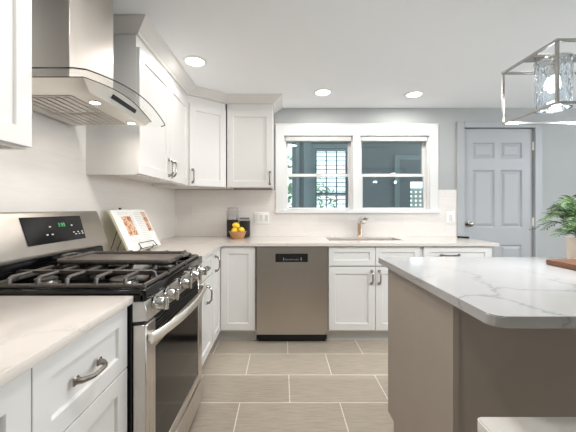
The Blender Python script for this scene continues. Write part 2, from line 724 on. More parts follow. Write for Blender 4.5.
# window casing: sides, head, sill, mullion
b = MB()
yc = YB - 0.02
b.box(-0.068, yc, 1.147, 0.02, YB + 0.001, 2.061, 0.002)
b.box(WX1, yc, 1.147, 1.659, YB + 0.001, 2.061, 0.002)
b.box(0.02, yc, WZ1, WX1, YB + 0.001, 2.061, 0.002)
b.box(-0.070, yc - 0.004, 2.05, 1.661, YB + 0.001, 2.063, 0.001)
b.box(-0.072, yc - 0.02, 1.113, 1.664, YB + 0.03, 1.149, 0.003)
b.box(0.752, yc, 1.147, 0.832, YB + 0.12, WZ1, 0.002)
# jamb liners
b.box(WX0, YB, WZ0, WX0 + 0.008, YB + 0.12, WZ1)
b.box(WX1 - 0.008, YB, WZ0, WX1, YB + 0.12, WZ1)
struct(b.build('trim_3', 'trim'), 'white window casing and sill', 'window casing')


def dh_window(name, x0, x1, label):
    root = bpy.data.objects.new(name, None)
    COL.objects.link(root)
    root.location = ((x0 + x1) / 2, YB + 0.05, WZ0)
    struct(root, label, 'window')
    def sash(y0, y1, z0, z1, rail, top):
        b = MB()
        s = 0.036
        b.box(x0, y0, z0, x0 + s, y1, z1, 0.002)
        b.box(x1 - s, y0, z0, x1, y1, z1, 0.002)
        b.box(x0 + s, y0, z0, x1 - s, y1, z0 + rail, 0.002)
        b.box(x0 + s, y0, z1 - top, x1 - s, y1, z1, 0.002)
        o = b.build('sash', 'trim', root)
        MB().box(x0 + s - 0.003, (y0 + y1) / 2 - 0.002, z0 + rail - 0.003, x1 - s + 0.003, (y0 + y1) / 2 + 0.002, z1 - top + 0.003).build('pane', 'pane', o)
        return o
    lo = sash(YB + 0.03, YB + 0.06, 1.150, 1.530, 0.022, 0.026)
    sash(YB + 0.064, YB + 0.094, 1.512, 1.934, 0.028, 0.045)
    cx = (x0 + x1) / 2
    MB().box(cx - 0.028, YB + 0.022, 1.530, cx + 0.028, YB + 0.055, 1.540, 0.002).box(cx - 0.01, YB + 0.026, 1.54, cx + 0.02, YB + 0.04, 1.548, 0.002).build('sash_lock', 'plate', lo)
    # shallow shade headrail tucked under the head casing
    h = MB().box(x0 + 0.008, YB - 0.004, 1.882, x1 - 0.008, YB + 0.026, 1.932, 0.004)
    h.build('shade_headrail', 'toe', root)
    # stops at the side jambs
    MB().box(x0, YB + 0.004, 1.15, x0 + 0.012, YB + 0.028, 1.88).box(x1 - 0.012, YB + 0.004, 1.15, x1, YB + 0.028, 1.88).build('stop', 'trim', root)


dh_window('window_1', WX0 + 0.008, 0.752, 'left double-hung window above the dishwasher and sink')
dh_window('window_2', 0.832, WX1 - 0.008, 'right double-hung window above the sink')

# six-panel door with its casing
b = MB()
b.box(1.861, YB - 0.018, 0, DX0 + 0.004, YB + 0.001, 2.085, 0.003)
b.box(DX1 - 0.004, YB - 0.018, 0, 2.764, YB + 0.001, 2.085, 0.003)
b.box(DX0 + 0.004, YB - 0.018, 2.022, DX1 - 0.004, YB + 0.001, 2.085, 0.003)
b.box(DX0, YB + 0.004, 0, DX0 + 0.004, YB + WT, DZ1)
b.box(DX1 - 0.004, YB + 0.004, 0, DX1, YB + WT, DZ1)
struct(b.build('trim_4', 'door'), 'pale casing around the six-panel door', 'door casing')


def panel_door():
    x0, x1, z0, z1 = 1.942, 2.686, 0.008, 2.018
    y = YB + 0.012
    xs = [(2.037, 2.279), (2.340, 2.574)]
    zs = [(0.22, 0.778), (0.955, 1.577), (1.695, 1.872)]
    b = MB()
    xg = [x0, xs[0][0], xs[0][1], xs[1][0], xs[1][1], x1]
    zg = [z0, zs[0][0], zs[0][1], zs[1][0], zs[1][1], zs[2][0], zs[2][1], z1]
    for i in range(5):
        for j in range(7):
            X0, X1, Z0, Z1 = xg[i], xg[i + 1], zg[j], zg[j + 1]
            if i in (1, 3) and j in (1, 3, 5):
                rings = [(0, 0), (0.006, 0.002), (0.016, 0.012), (0.024, 0.012), (0.046, 0.003)]
                vs = []
                for ins, d in rings:
                    vs += [(X0 + ins, y + d, Z0 + ins), (X1 - ins, y + d, Z0 + ins), (X1 - ins, y + d, Z1 - ins), (X0 + ins, y + d, Z1 - ins)]
                fs = [(k * 4 + a, k * 4 + (a + 1) % 4, k * 4 + 4 + (a + 1) % 4, k * 4 + 4 + a) for k in range(4) for a in range(4)] + [(16, 17, 18, 19)]
                b.add(vs, fs)
            else:
                b.add([(X0, y, Z0), (X1, y, Z0), (X1, y, Z1), (X0, y, Z1)], [(0, 1, 2, 3)])
    b.box(x0, y + 0.014, z0, x1, y + 0.04, z1)
    for X0, X1, Z0, Z1 in ((x0, x0 + 0.002, z0, z1), (x1 - 0.002, x1, z0, z1), (x0, x1, z1 - 0.002, z1)):
        b.box(X0, y, Z0, X1, y + 0.014, Z1)
    o = struct(b.build('door_1', 'door', smooth=False), 'white six-panel door beside the counter end', 'door')
    k = MB()
    k.lathe([(0.031, 0.0), (0.031, -0.004), (0.014, -0.008), (0.011, -0.028), (0.022, -0.034), (0.028, -0.046), (0.026, -0.058), (0.014, -0.064), (0.0, -0.065)], (1.99, y, 0.997), 'y', 20)
    k.build('door_knob', 'nickel', o)
    for z in (1.83, 1.02, 0.25):
        MB().box(2.676, y - 0.004, z - 0.045, 2.692, y, z + 0.045, 0.001).tube([(2.688, y - 0.008, z - 0.047), (2.688, y - 0.008, z + 0.047)], 0.006).build('hinge', 'plate', o)


panel_door()
struct(MB().box(2.764, YB - 0.014, 0, XR, YB, 0.12, 0.003).build('baseboard_back', 'trim'))

# ------------------------------------------------------------------ the porch and garden beyond the window
PY = 5.2
b = MB()
ops = [(-0.42, 0.175, 0.7, 2.3), (0.575, 1.14, 0.7, 2.2), (2.225, 2.62, 0.75, 1.63)]
xs = [-2.5]
for a, c, _, _ in ops:
    xs += [a, c]
xs.append(4.6)
for i in range(0, len(xs), 2):
    b.box(xs[i], PY, -0.25, xs[i + 1], PY + 0.1, 2.55)
for a, c, z0, z1 in ops:
    b.box(a, PY, -0.25, c, PY + 0.1, z0)
    b.box(a, PY, z1, c, PY + 0.1, 2.55)
struct(b.build('wall_porch', 'porch'), 'slate grey porch wall beyond the window', 'wall')
struct(MB().box(-2.5, YB + WT, -0.3, 4.6, PY + 0.1, -0.25).build('floor_porch', 'decking'))
struct(MB().box(-2.5, YB + WT + 0.01, 2.55, 4.6, PY + 0.2, 2.6).build('ceiling_porch', 'porch_trim'))
b = MB()
b.box(0.24, PY - 0.03, -0.25, 0.30, PY, 2.55).box(0.38, PY - 0.05, -0.25, 0.50, PY, 2.55).box(0.50, PY - 0.025, 0.65, 0.575, PY, 2.27).box(0.5, PY - 0.03, 2.2, 1.2, PY, 2.27).box(1.14, PY - 0.025, 0.65, 1.2, PY, 2.2)
struct(b.build('trim_5', 'porch_trim'), 'pale posts and casing on the porch wall', 'trim')
b = MB()
b.box(1.95, PY - 0.03, -0.25, 2.03, PY, 2.08).box(2.03, PY - 0.03, 2.0, 2.9, PY, 2.08).box(2.82, PY - 0.03, -0.25, 2.9, PY, 2.0)
struct(b.build('trim_6', 'porch_trim'), 'pale door casing on the porch wall', 'trim')
# porch window with a mini blind
pw = bpy.data.objects.new('window_3', None)
COL.objects.link(pw)
pw.location = (0.857, PY + 0.05, 0.7)
struct(pw, 'porch window seen through the left kitchen window', 'window')
b = MB()
b.box(0.575, PY + 0.03, 0.70, 0.605, PY + 0.07, 2.2).box(1.11, PY + 0.03, 0.7, 1.14, PY + 0.07, 2.2).box(0.605, PY + 0.03, 1.4, 1.11, PY + 0.07, 1.44)
b.box(0.765, PY + 0.04, 0.7, 0.785, PY + 0.06, 2.2).box(0.945, PY + 0.04, 0.7, 0.965, PY + 0.06, 2.2)
b.build('sash', 'porch', pw)
MB().box(0.605, PY + 0.048, 0.7, 1.11, PY + 0.052, 2.2).build('pane', 'pane', pw)
bl = thing('window_blind', 'white slatted blind on the porch window, seen through the left kitchen window', 'blind', (0.857, PY + 0.01, 2.19))
b = MB()
z = 2.14
while z > 1.0:
    b.add([(0.60, PY + 0.004, z), (1.12, PY + 0.004, z), (1.12, PY + 0.022, z + 0.006), (0.60, PY + 0.022, z + 0.006), (0.60, PY + 0.004, z - 0.012), (1.12, PY + 0.004, z - 0.012), (1.12, PY + 0.022, z - 0.006), (0.60, PY + 0.022, z - 0.006)],
          [(0, 1, 2, 3), (7, 6, 5, 4), (0, 4, 5, 1), (3, 2, 6, 7), (0, 3, 7, 4), (1, 5, 6, 2)])
    z -= 0.075
b.build('slats', 'slat', bl)
MB().box(0.59, PY + 0.0, 2.155, 1.13, PY + 0.026, 2.195).build('headrail', 'slat', bl)
b = MB()
for x in (0.66, 1.06):
    b.tube([(x, PY + 0.013, 1.0), (x, PY + 0.013, 2.16)], 0.0015, 5)
b.build('cord', 'slat', bl)
# lattice fence beyond the porch door's pane
lt = thing('lattice_screen', 'white lattice screen outside, seen in the lower corner of the right window', 'lattice', (2.75, 5.9, -0.3))
b = MB()
for i in range(13):
    x = 2.2 + i * 0.09
    b.box(x, 5.9, -0.3, x + 0.058, 5.912, 1.5)
b.build('upright_slats', 'lattice', lt)
b = MB()
for i in range(20):
    z = -0.2 + i * 0.085
    b.box(2.2, 5.912, z, 3.32, 5.924, z + 0.052)
b.build('cross_slats', 'lattice', lt)
MB().box(2.18, 5.89, 1.5, 3.34, 5.93, 1.56, 0.004).build('cap_rail', 'lattice', lt)
struct(MB().box(-6, PY + 0.11, -0.4, 10, 14, -0.3).build('ground_garden', M['tree']), 'garden lawn', 'ground')


def shrub(name, label, cx, cy, z0, rx, ry, rz, n, seed):
    rnd = random.Random(seed)
    r = thing(name, label, 'tree', (cx, cy, -0.3))
    MB().tube([(cx, cy, -0.3), (cx + 0.05, cy, z0 * 0.5), (cx, cy, z0 + rz * 0.6)], [0.07, 0.055, 0.03], 8).build('trunk', 'decking', r)
    b = MB()
    for _ in range(n):
        while True:
            p = Vector((rnd.uniform(-1, 1), rnd.uniform(-1, 1), rnd.uniform(-1, 1)))
            if p.length < 1:
                break
        c = Vector((cx + p.x * rx, cy + p.y * ry, z0 + rz + p.z * rz))
        d = Vector((rnd.uniform(-1, 1), rnd.uniform(-1, 1), rnd.uniform(-1, 1))).normalized()
        e = d.orthogonal().normalized()
        f = d.cross(e)
        s = rnd.uniform(0.05, 0.11)
        b.add([c - d * s, c + e * s * 0.5 + f * 0.01, c + d * s, c - e * s * 0.5 + f * 0.01], [(0, 1, 2), (0, 2, 3)])
    b.build('foliage', 'tree', r, smooth=False)


shrub('garden_tree', 'green tree outside, behind the slatted blind in the left window', 0.75, 8.0, 0.6, 0.75, 0.5, 0.7, 260, 3)
shrub('garden_tree', 'green tree outside at the left edge of the left window', -0.1, 6.8, 0.2, 0.5, 0.4, 1.2, 420, 5)

# ------------------------------------------------------------------ ceiling downlights in view
for lx, ly, k, lab in ((-0.632, 2.178, 0.26, 'round recessed ceiling light close to the crown moulding of the left cabinets'),
                    (0.377, 2.76, 0.65, 'round recessed ceiling light above the left kitchen window'),
                    (1.236, 2.81, 0.85, 'round recessed ceiling light above the right kitchen window')):
    t = thing('ceiling_downlight', lab, 'ceiling light', (lx, ly, CEIL), 'recessed ceiling lights')
    MB().lathe([(0.068, -0.002), (0.066, -0.0075), (0.078, -0.006), (0.086, -0.0005), (0.084, -0.0002), (0.068, -0.0002), (0.068, -0.002)], (lx, ly, CEIL), 'z', 32, False).build('trim_ring', 'plate', t)
    MB().lathe([(0.0, -0.0015), (0.067, -0.0015), (0.067, -0.0005), (0.0, -0.0005)], (lx, ly, CEIL), 'z', 32).build('lens', 'lens', t)
    downlight_or_fill(lx, ly, CEIL - 0.009, DOWN_W * k)

# ------------------------------------------------------------------ wall cabinets
UB, UT = 1.362, 2.116          # underside of the boxes, top of the boxes' faces
FX = -0.827                    # front of the left wall cabinets' doors
XW = XL + TS + 0.001           # against the tile
NX, NU = (1, 0, 0), (0, 1, 0)


def carcass_box(x0, y0, z0, x1, y1, z1, parent, open_bottom=True):
    """cabinet box with side walls that drop past a recessed bottom panel"""
    b = MB()
    if open_bottom:
        t = 0.018
        b.box(x0, y0, z0 + 0.022, x1, y1, z1)
        b.box(x0, y0, z0, x1, y0 + t, z0 + 0.022)
        b.box(x0, y1 - t, z0, x1, y1, z0 + 0.022)
        b.box(x1 - t, y0 + t, z0, x1, y1 - t, z0 + 0.022)
    else:
        b.box(x0, y0, z0, x1, y1, z1)
    return b.build('cabinet_box', 'cab', parent, smooth=False)


def left_face(y0):
    return frame_T((FX, y0, 0), NU, NX)


def bottom_T():
    return None


# near wall cabinet left of the hood
t = thing('wall_cabinet', 'white shaker wall cabinet cut off at the top left, nearer than the hood', 'wall cabinet', (XW, 0.6, UB), 'white shaker wall cabinets')
carcass_box(XW, 0.12, UB, FX - 0.021, 0.995, 2.176, t)
T = frame_T((FX, 0, 0), NU, NX)
for i, (a, c) in enumerate(((0.125, 0.557), (0.561, 0.993))):
    d = shaker(T, a, UB + 0.006, c, UT - 0.012).build('door', 'cab', t)
    pull_obj(d, T, 0.512 if i == 0 else 0.596, 1.47, 0.115, True)

# double-door wall cabinet right of the hood
t = thing('wall_cabinet', 'white two-door shaker wall cabinet between the hood and the corner', 'wall cabinet', (XW, 2.2, UB), 'white shaker wall cabinets')
carcass_box(XW, 1.742, UB, FX - 0.021, 2.655, 2.176, t)
for i, (a, c) in enumerate(((1.744, 2.218), (2.222, 2.652))):
    d = shaker(T, a, UB + 0.006, c, UT - 0.012).build('door', 'cab', t)
    pull_obj(d, T, 2.188 if i == 0 else 2.252, 1.462, 0.115, True)

# diagonal corner cabinet
A, Bp = Vector((FX, 2.662)), Vector((-0.532, 2.88))
t = thing('wall_cabinet', 'white diagonal corner wall cabinet with one shaker door', 'wall cabinet', (-0.9, 2.95, UB), 'white shaker wall cabinets')
nrm = Vector((Bp.y - A.y, -(Bp.x - A.x))).normalized()
A2, B2 = A - nrm * 0.021, Bp - nrm * 0.021
pts = [(XW, 2.66), (A2.x - 0.004, 2.66), (A2.x, A2.y), (B2.x, B2.y), (-0.534, B2.y + 0.006), (-0.534, YB - TS - 0.001), (XW, YB - TS - 0.001)]
pts = [(XW, 2.66), (A2.x - 0.01, 2.66), (B2.x - 0.004, B2.y), (B2.x - 0.004, YB - TS - 0.001), (XW, YB - TS - 0.001)]
MB().prism(pts, UB + 0.004, 2.176).build('cabinet_box', 'cab', t, smooth=False)
Td = frame_T((A.x, A.y, 0), (Bp.x - A.x, Bp.y - A.y, 0), (nrm.x, nrm.y, 0))
dl = (Bp - A).length
d = shaker(Td, 0.006, UB + 0.006, dl - 0.006, UT - 0.012).build('door', 'cab', t)
pull_obj(d, Td, 0.035, 1.455, 0.115, True)

# single-door cabinet on the back wall
UF = 2.88
t = thing('wall_cabinet', 'white single-door shaker wall cabinet beside the window, above the fruit basket', 'wall cabinet', (-0.3, YB - TS, UB), 'white shaker wall cabinets')
b = MB()
b.box(-0.531, UF + 0.021, UB + 0.022, -0.088, YB - TS - 0.001, 2.176)
b.box(-0.531, UF + 0.021, UB, -0.513, YB - TS - 0.001, UB + 0.022).box(-0.106, UF + 0.021, UB, -0.088, YB - TS - 0.001, UB + 0.022).box(-0.513, UF + 0.021, UB, -0.106, UF + 0.039, UB + 0.022)
b.build('cabinet_box', 'cab', t, smooth=False)
Tb = frame_T((0, UF, 0), (1, 0, 0), (0, -1, 0))
d = shaker(Tb, -0.526, UB + 0.006, -0.09, UT - 0.012).build('door', 'cab', t)
pull_obj(d, Tb, -0.117, 1.455, 0.115, True)

# crown moulding along the wall cabinets
crown = [(-0.03, 2.174), (0.012, 2.174), (0.016, 2.181), (0.03, 2.189), (0.07, 2.216), (0.088, 2.227), (0.092, 2.2345), (-0.03, 2.2345)]
o = sweep([(XW, 1.742), (FX - 0.015, 1.742), (FX - 0.015, 2.66), (-0.528, UF + 0.012), (-0.088, UF + 0.012), (-0.088, YB - 0.001)], crown).build('trim_7', 'cab', smooth=False)
struct(o, 'white crown moulding above the corner wall cabinets', 'crown moulding')
o = sweep([(FX - 0.015, 0.12), (FX - 0.015, 0.995), (XW, 0.995)], [(p, q) for p, q in crown]).build('trim_8', 'cab', smooth=False)
struct(o, 'white crown moulding above the near wall cabinet', 'crown moulding')

# ------------------------------------------------------------------ base cabinets
BF = -0.527                     # front of the left run's doors
BY = 2.57                      # front of the back run's doors
TK = 0.113                     # toe-kick height
CB = 0.841                     # top of the boxes, under the counter
DT, DB = 0.834, 0.120
Tl = frame_T((BF, 0, 0), NU, NX)
Tk = frame_T((0, BY, 0), (1, 0, 0), (0, -1, 0))


def base_left(y0, y1, label, loc_y):
    t = thing('base_cabinet', label, 'base cabinet', (XL + 0.3, loc_y, 0), 'white shaker base cabinets')
    MB().box(XL + 0.002, y0, TK - 0.01, BF - 0.021, y1, CB).build('cabinet_box', 'cab', t, smooth=False)
    MB().box(XL + 0.01, y0, 0, BF - 0.085, y1, TK - 0.01).build('toe_kick', 'toe', t, smooth=False)
    return t


t = base_left(0.632, 1.024, 'white base cabinet with a drawer, left of the range in front', 0.82)
d = shaker(Tl, 0.634, 0.628, 1.022, DT, 0.052).build('drawer', 'cab', t)
pull_obj(d, Tl, 0.812, 0.728, 0.097)
d = shaker(Tl, 0.634, DB, 1.022, 0.624, 0.058).build('door', 'cab', t)
pull_obj(d, Tl, 0.67, 0.54, 0.115, True)

t = base_left(0.02, 0.6315, 'white base cabinet with full-height doors in the lower left corner', 0.3)
d = shaker(Tl, 0.326, DB, 0.631, DT).build('door', 'cab', t)
pull_obj(d, Tl, 0.352, 0.735, 0.115, True)
d = shaker(Tl, 0.024, DB, 0.322, DT).build('door', 'cab', t)
pull_obj(d, Tl, 0.296, 0.735, 0.115, True)

t = base_left(1.772, 2.280, 'white base cabinet with drawer over door, just beyond the range', 2.0)
d = shaker(Tl, 1.776, 0.680, 2.276, DT, 0.04).build('drawer', 'cab', t)
pull_obj(d, Tl, 2.026, 0.755, 0.115)
d = shaker(Tl, 1.776, DB, 2.276, 0.672).build('door', 'cab', t)
pull_obj(d, Tl, 2.10, 0.56, 0.115, True)

# corner (lazy susan) cabinet with two leaves
t = thing('base_cabinet', 'white corner base cabinet with two narrow doors, left of the dishwasher', 'base cabinet', (-0.7, 2.8, 0), 'white shaker base cabinets')
MB().prism([(XL + 0.002, 2.283), (BF - 0.021, 2.283), (BF - 0.021, BY + 0.021), (-0.226, BY + 0.021), (-0.226, YB - 0.003), (XL + 0.002, YB - 0.003)], TK - 0.01, CB).build('cabinet_box', 'cab', t, smooth=False)
MB().prism([(XL + 0.01, 2.283), (BF - 0.085, 2.283), (BF - 0.085, BY + 0.085), (-0.226, BY + 0.085), (-0.226, YB - 0.01), (XL + 0.01, YB - 0.01)], 0, TK - 0.01).build('toe_kick', 'toe', t, smooth=False)
d = shaker(Tl, 2.286, DB, 2.564, DT).build('door', 'cab', t)
pull_obj(d, Tl, 2.36, 0.73, 0.115, True)
shaker(Tk, BF + 0.003, DB, -0.230, DT).build('door', 'cab', t)

# sink base with two false fronts and two doors
t = thing('base_cabinet', 'white sink base cabinet with two false fronts over two doors', 'base cabinet', (0.79, 2.9, 0), 'white shaker base cabinets')
b = MB()
b.box(0.397, BY + 0.021, TK - 0.01, 1.186, YB - 0.003, 0.58).box(0.397, BY + 0.021, 0.58, 1.186, BY + 0.05, CB).box(0.397, BY + 0.05, 0.58, 0.412, YB - 0.003, CB).box(1.171, BY + 0.05, 0.58, 1.186, YB - 0.003, CB)
b.build('cabinet_box', 'cab', t, smooth=False)
MB().box(0.397, BY + 0.085, 0, 1.186, YB - 0.01, TK - 0.01).build('toe_kick', 'toe', t, smooth=False)
for a, c in ((0.400, 0.799), (0.803, 1.183)):
    shaker(Tk, a, 0.674, c, DT, 0.045).build('false_front', 'cab', t)
for i, (a, c) in enumerate(((0.400, 0.799), (0.803, 1.183))):
    d = shaker(Tk, a, DB, c, 0.662).build('door', 'cab', t)
    pull_obj(d, Tk, 0.768 if i == 0 else 0.834, 0.575, 0.105, True)

# end cabinet with a wide drawer
t = thing('base_cabinet', 'white end base cabinet with a wide drawer, nearest the six-panel door', 'base cabinet', (1.5, 2.9, 0), 'white shaker base cabinets')
MB().box(1.190, BY + 0.021, TK - 0.01, 1.812, YB - 0.003, CB).build('cabinet_box', 'cab', t, smooth=False)
MB().box(1.190, BY + 0.085, 0, 1.80, YB - 0.01, TK - 0.01).build('toe_kick', 'toe', t, smooth=False)
d = shaker(Tk, 1.214, 0.674, 1.788, DT, 0.045).build('drawer', 'cab', t)
pull_obj(d, Tk, 1.44, 0.765, 0.15)
for a, c, h in ((1.214, 1.499, 1.47), (1.503, 1.788, 1.532)):
    d = shaker(Tk, a, DB, c, 0.662).build('door', 'cab', t)
    pull_obj(d, Tk, h, 0.575, 0.105, True)

# ------------------------------------------------------------------ countertops
CE = -0.508
MB_ = MB().box(XL + TS + 0.001, 0.0, CB + 0.001, CE, 1.028, ZT, 0.003, 2)
tag(MB_.build('countertop', 'quartz'), 'white quartz countertop in the left foreground, before the range', 'countertop', 'white quartz countertops')
# L-shaped counter with the sink opening
SX0, SX1, SY0, SY1 = 0.44, 1.135, 2.79, 3.07
CY = 2.549
xe = 1.846
yb = YB - TS - 0.001


def slab(holes_free):
    b = MB()
    z0, z1 = CB + 0.001, ZT
    xsl = [XL + TS + 0.001, CE, SX0, SX1, xe]
    ysl = [1.768, CY, SY0, SY1, yb]
    bm = bmesh.new()
    cache = {}
    def V(x, y, z):
        k = (round(x, 4), round(y, 4), round(z, 4))
        if k not in cache:
            cache[k] = bm.verts.new((x, y, z))
        return cache[k]
    def inside(i, j):
        if not (0 <= i < 4 and 0 <= j < 4):
            return False
        if j == 0:
            return i == 0
        return not (i == 2 and j == 2)
    for i in range(4):
        for j in range(4):
            if not inside(i, j):
                continue
            x0, x1, y0, y1 = xsl[i], xsl[i + 1], ysl[j], ysl[j + 1]
            bm.faces.new((V(x0, y0, z1), V(x1, y0, z1), V(x1, y1, z1), V(x0, y1, z1)))
            bm.faces.new((V(x0, y1, z0), V(x1, y1, z0), V(x1, y0, z0), V(x0, y0, z0)))
            for di, dj, p, q in ((-1, 0, (x0, y1), (x0, y0)), (1, 0, (x1, y0), (x1, y1)), (0, -1, (x0, y0), (x1, y0)), (0, 1, (x1, y1), (x0, y1))):
                if not inside(i + di, j + dj):
                    bm.faces.new((V(*p, z0), V(*q, z0), V(*q, z1), V(*p, z1)))
    es = [e for e in bm.edges if len(e.link_faces) == 2 and abs(e.link_faces[0].normal.dot(e.link_faces[1].normal)) < 0.5 and abs(e.verts[0].co.z - z1) < 1e-5 and abs(e.verts[1].co.z - z1) < 1e-5]
    bm.normal_update()
    es = [e for e in bm.edges if len(e.link_faces) == 2 and abs(e.link_faces[0].normal.dot(e.link_faces[1].normal)) < 0.5 and abs(e.verts[0].co.z - z1) < 1e-5 and abs(e.verts[1].co.z - z1) < 1e-5]
    bmesh.ops.bevel(bm, geom=es, offset=0.003, segments=2, affect='EDGES')
    return b.frombm(bm)


tag(slab(True).build('countertop', 'quartz'), 'white quartz L-shaped countertop running from the range around the corner past the sink', 'countertop', 'white quartz countertops')

# undermount sink
t = thing('sink', 'stainless undermount sink set in the counter below the window', 'sink', (0.79, 2.93, 0.66))
b = MB()
g = 0.004
x0, x1, y0, y1 = SX0 - 0.006, SX1 + 0.006, SY0 - 0.006, SY1 + 0.006
ztop, zb = CB - 0.0005, 0.66
def sink_ring(ins, z):
    return [(x0 + ins, y0 + ins, z), (x1 - ins, y0 + ins, z), (x1 - ins, y1 - ins, z), (x0 + ins, y1 - ins, z)]
vs = sink_ring(-0.018, ztop) + sink_ring(0.0, ztop) + sink_ring(0.002, zb + 0.02) + sink_ring(0.02, zb) + sink_ring(-0.001, zb - 0.004) + sink_ring(-0.003, ztop - 0.004) + sink_ring(-0.018, ztop - 0.004)
fs = [(k * 4 + a, k * 4 + (a + 1) % 4, k * 4 + 4 + (a + 1) % 4, k * 4 + 4 + a) for k in (0, 1, 2, 4, 5) for a in range(4)]
fs += [(12, 13, 14, 15), (19, 18, 17, 16)] + [(a, 24 + a, 24 + (a + 1) % 4, (a + 1) % 4) for a in range(4)]
b.add(vs, fs).build('basin', 'chrome', t, smooth=False)
MB().lathe([(0.0, 0.003), (0.02, 0.003), (0.045, 0.001), (0.045, 0.0), (0.0, 0.0)], (0.79, 2.95, 0.6605)).build('drain', 'chrome', t)

# faucet
fx, fy = 0.811, 3.125
t = thing('faucet', 'short single-hole nickel faucet behind the sink', 'faucet', (fx, fy, ZT))
MB().lathe([(0.0, 0.0), (0.031, 0.0), (0.031, 0.006), (0.026, 0.012), (0.024, 0.02), (0.024, 0.15), (0.0, 0.152)], (fx, fy, ZT + 0.0003)).build('body', 'bronze', t)
sp = MB().tube([(fx, fy, ZT + 0.145), (fx, fy - 0.03, ZT + 0.178), (fx, fy - 0.08, ZT + 0.190), (fx, fy - 0.14, ZT + 0.188), (fx, fy - 0.19, ZT + 0.178)], [0.024, 0.025, 0.026, 0.027, 0.027], 14).build('spout', 'chrome', t)
MB().lathe([(0.0, 0.0), (0.02, 0.0), (0.022, 0.008), (0.0, 0.01)], (fx, fy - 0.165, ZT + 0.147)).build('spray_head', 'nickel', sp)
MB().tube([(fx + 0.02, fy, ZT + 0.17), (fx + 0.05, fy, ZT + 0.178), (fx + 0.09, fy, ZT + 0.192)], [0.011, 0.008, 0.006], 8).build('lever', 'chrome', t)

# ------------------------------------------------------------------ dishwasher
t = thing('dishwasher', 'stainless steel dishwasher with a black control strip', 'dishwasher', (0.086, 2.85, 0))
dx0, dx1, dyf = -0.217, 0.389, 2.556
MB().box(-0.222, 2.60, 0.09, 0.394, 3.17, CB - 0.004).build('tub', 'black', t, smooth=False)
b = MB()
prof = [(dyf + 0.012, 0.084)]
for k in range(11):
    s = k / 10
    prof.append((dyf - 0.006 * math.sin(PI * s) - 0.0005, 0.09 + 0.744 * s))
prof += [(dyf + 0.010, 0.8385), (2.60, 0.8385), (2.60, 0.084)]
dd = b.extr(prof, 'x', dx0, dx1, 0.0).build('door', 'steel_dw', t)
MB().box(-0.056, dyf - 0.0085, 0.708, 0.220, dyf + 0.004, 0.780, 0.003).build('control_strip', 'black', dd)
ic = MB()
for i in range(8):
    ic.box(0.03 + i * 0.015, dyf - 0.0097, 0.726, 0.036 + i * 0.015, dyf - 0.0083, 0.731 + (0.004 if i % 3 == 0 else 0))
ic.box(0.012, dyf - 0.0097, 0.722, 0.017, dyf - 0.0083, 0.746).box(0.160, dyf - 0.0097, 0.724, 0.165, dyf - 0.0083, 0.748)
ic.build('marking', 'icon', dd)
MB().box(-0.205, 2.63, 0.002, 0.38, 2.66, 0.088).build('kick_plate', 'black', t)

# ------------------------------------------------------------------ gas range
RY0, RY1 = 1.033, 1.758
RF = -0.469
t = thing('gas_range', 'stainless steel gas range with five knobs between the left cabinets', 'range', (-0.8, 1.387, 0))
MB().box(XL + 0.012, RY0, 0.04, -0.516, RY1, 0.845).build('body', 'black', t, smooth=False)
b = MB()
for x in (-1.08, -0.56):
    for y in (RY0 + 0.05, RY1 - 0.05):
        MB().lathe([(0.018, 0.0), (0.018, 0.042)], (x, y, 0), 'z', 10).build('foot', 'black', t)
# cooktop pan with raised rim
ck = MB()
ck.box(-1.06, RY0 - 0.004, 0.846, -0.474, RY1 + 0.004, 0.872, 0.004)
ck.box(-0.490, RY0 - 0.004, 0.846, -0.467, RY1 + 0.004, 0.886, 0.005, 2)
ck.box(-1.06, RY0 - 0.004, 0.87, -0.482, RY0 + 0.018, 0.886, 0.004)
ck.box(-1.06, RY1 - 0.018, 0.87, -0.482, RY1 + 0.004, 0.886, 0.004)
ck.build('cooktop', 'enamel', t)
# burners
for bx, by, r in ((-0.92, 1.17, 0.036), (-0.62, 1.17, 0.044), (-0.77, 1.387, 0.04), (-0.92, 1.61, 0.036), (-0.62, 1.61, 0.044)):
    bb = MB().lathe([(r + 0.012, 0.0), (r + 0.012, 0.004), (r + 0.002, 0.008), (r, 0.016), (0.0, 0.016)], (bx, by, 0.872)).build('burner', 'steel', t)
    MB().lathe([(r + 0.003, 0.016), (r + 0.003, 0.023), (r - 0.006, 0.027), (0.0, 0.028)], (bx, by, 0.872)).build('burner_cap', 'iron', bb)


def grate(y0, y1):
    b = MB()
    z0, z1 = 0.893, 0.922
    x0, x1 = -1.03, -0.49
    def bar(p, q, w=0.0075, h=0.0085):
        b.tube([p, q], w, 6, ry=h)
    # low perimeter frame
    bar((x0, y0, z0), (x1, y0, z0)); bar((x0, y1, z0), (x1, y1, z0))
    bar((x0, y0, z0), (x0, y1, z0)); bar((x1, y0, z0), (x1, y1, z0))
    # raised fingers from both long sides towards the middle
    ym = (y0 + y1) / 2
    for k in range(5):
        x = x0 + 0.065 + k * (x1 - x0 - 0.13) / 4
        for ya, yq in ((y0, ym - 0.012), (y1, ym + 0.012)):
            s = 1 if yq > ya else -1
            b.tube([(x, ya, z0), (x, ya + s * 0.002, z1 - 0.006), (x, ya + s * 0.012, z1), (x, yq, z1)], [0.0075, 0.0075, 0.007, 0.006], 6)
    b.tube([(x0, ym, z0), (x0 + 0.004, ym, z1 - 0.004), (x0 + 0.014, ym, z1), (x1 - 0.014, ym, z1), (x1 - 0.004, ym, z1 - 0.004), (x1, ym, z0)], 0.007, 6)
    for x in (x0, x1):
        for y in (y0, y1):
            b.box(x - 0.008, y - 0.008, 0.8725, x + 0.008, y + 0.008, z0)
    return b.build('grate', 'iron', t)


for y0, y1 in ((1.060, 1.272), (1.289, 1.501), (1.518, 1.730)):
    grate(y0, y1)
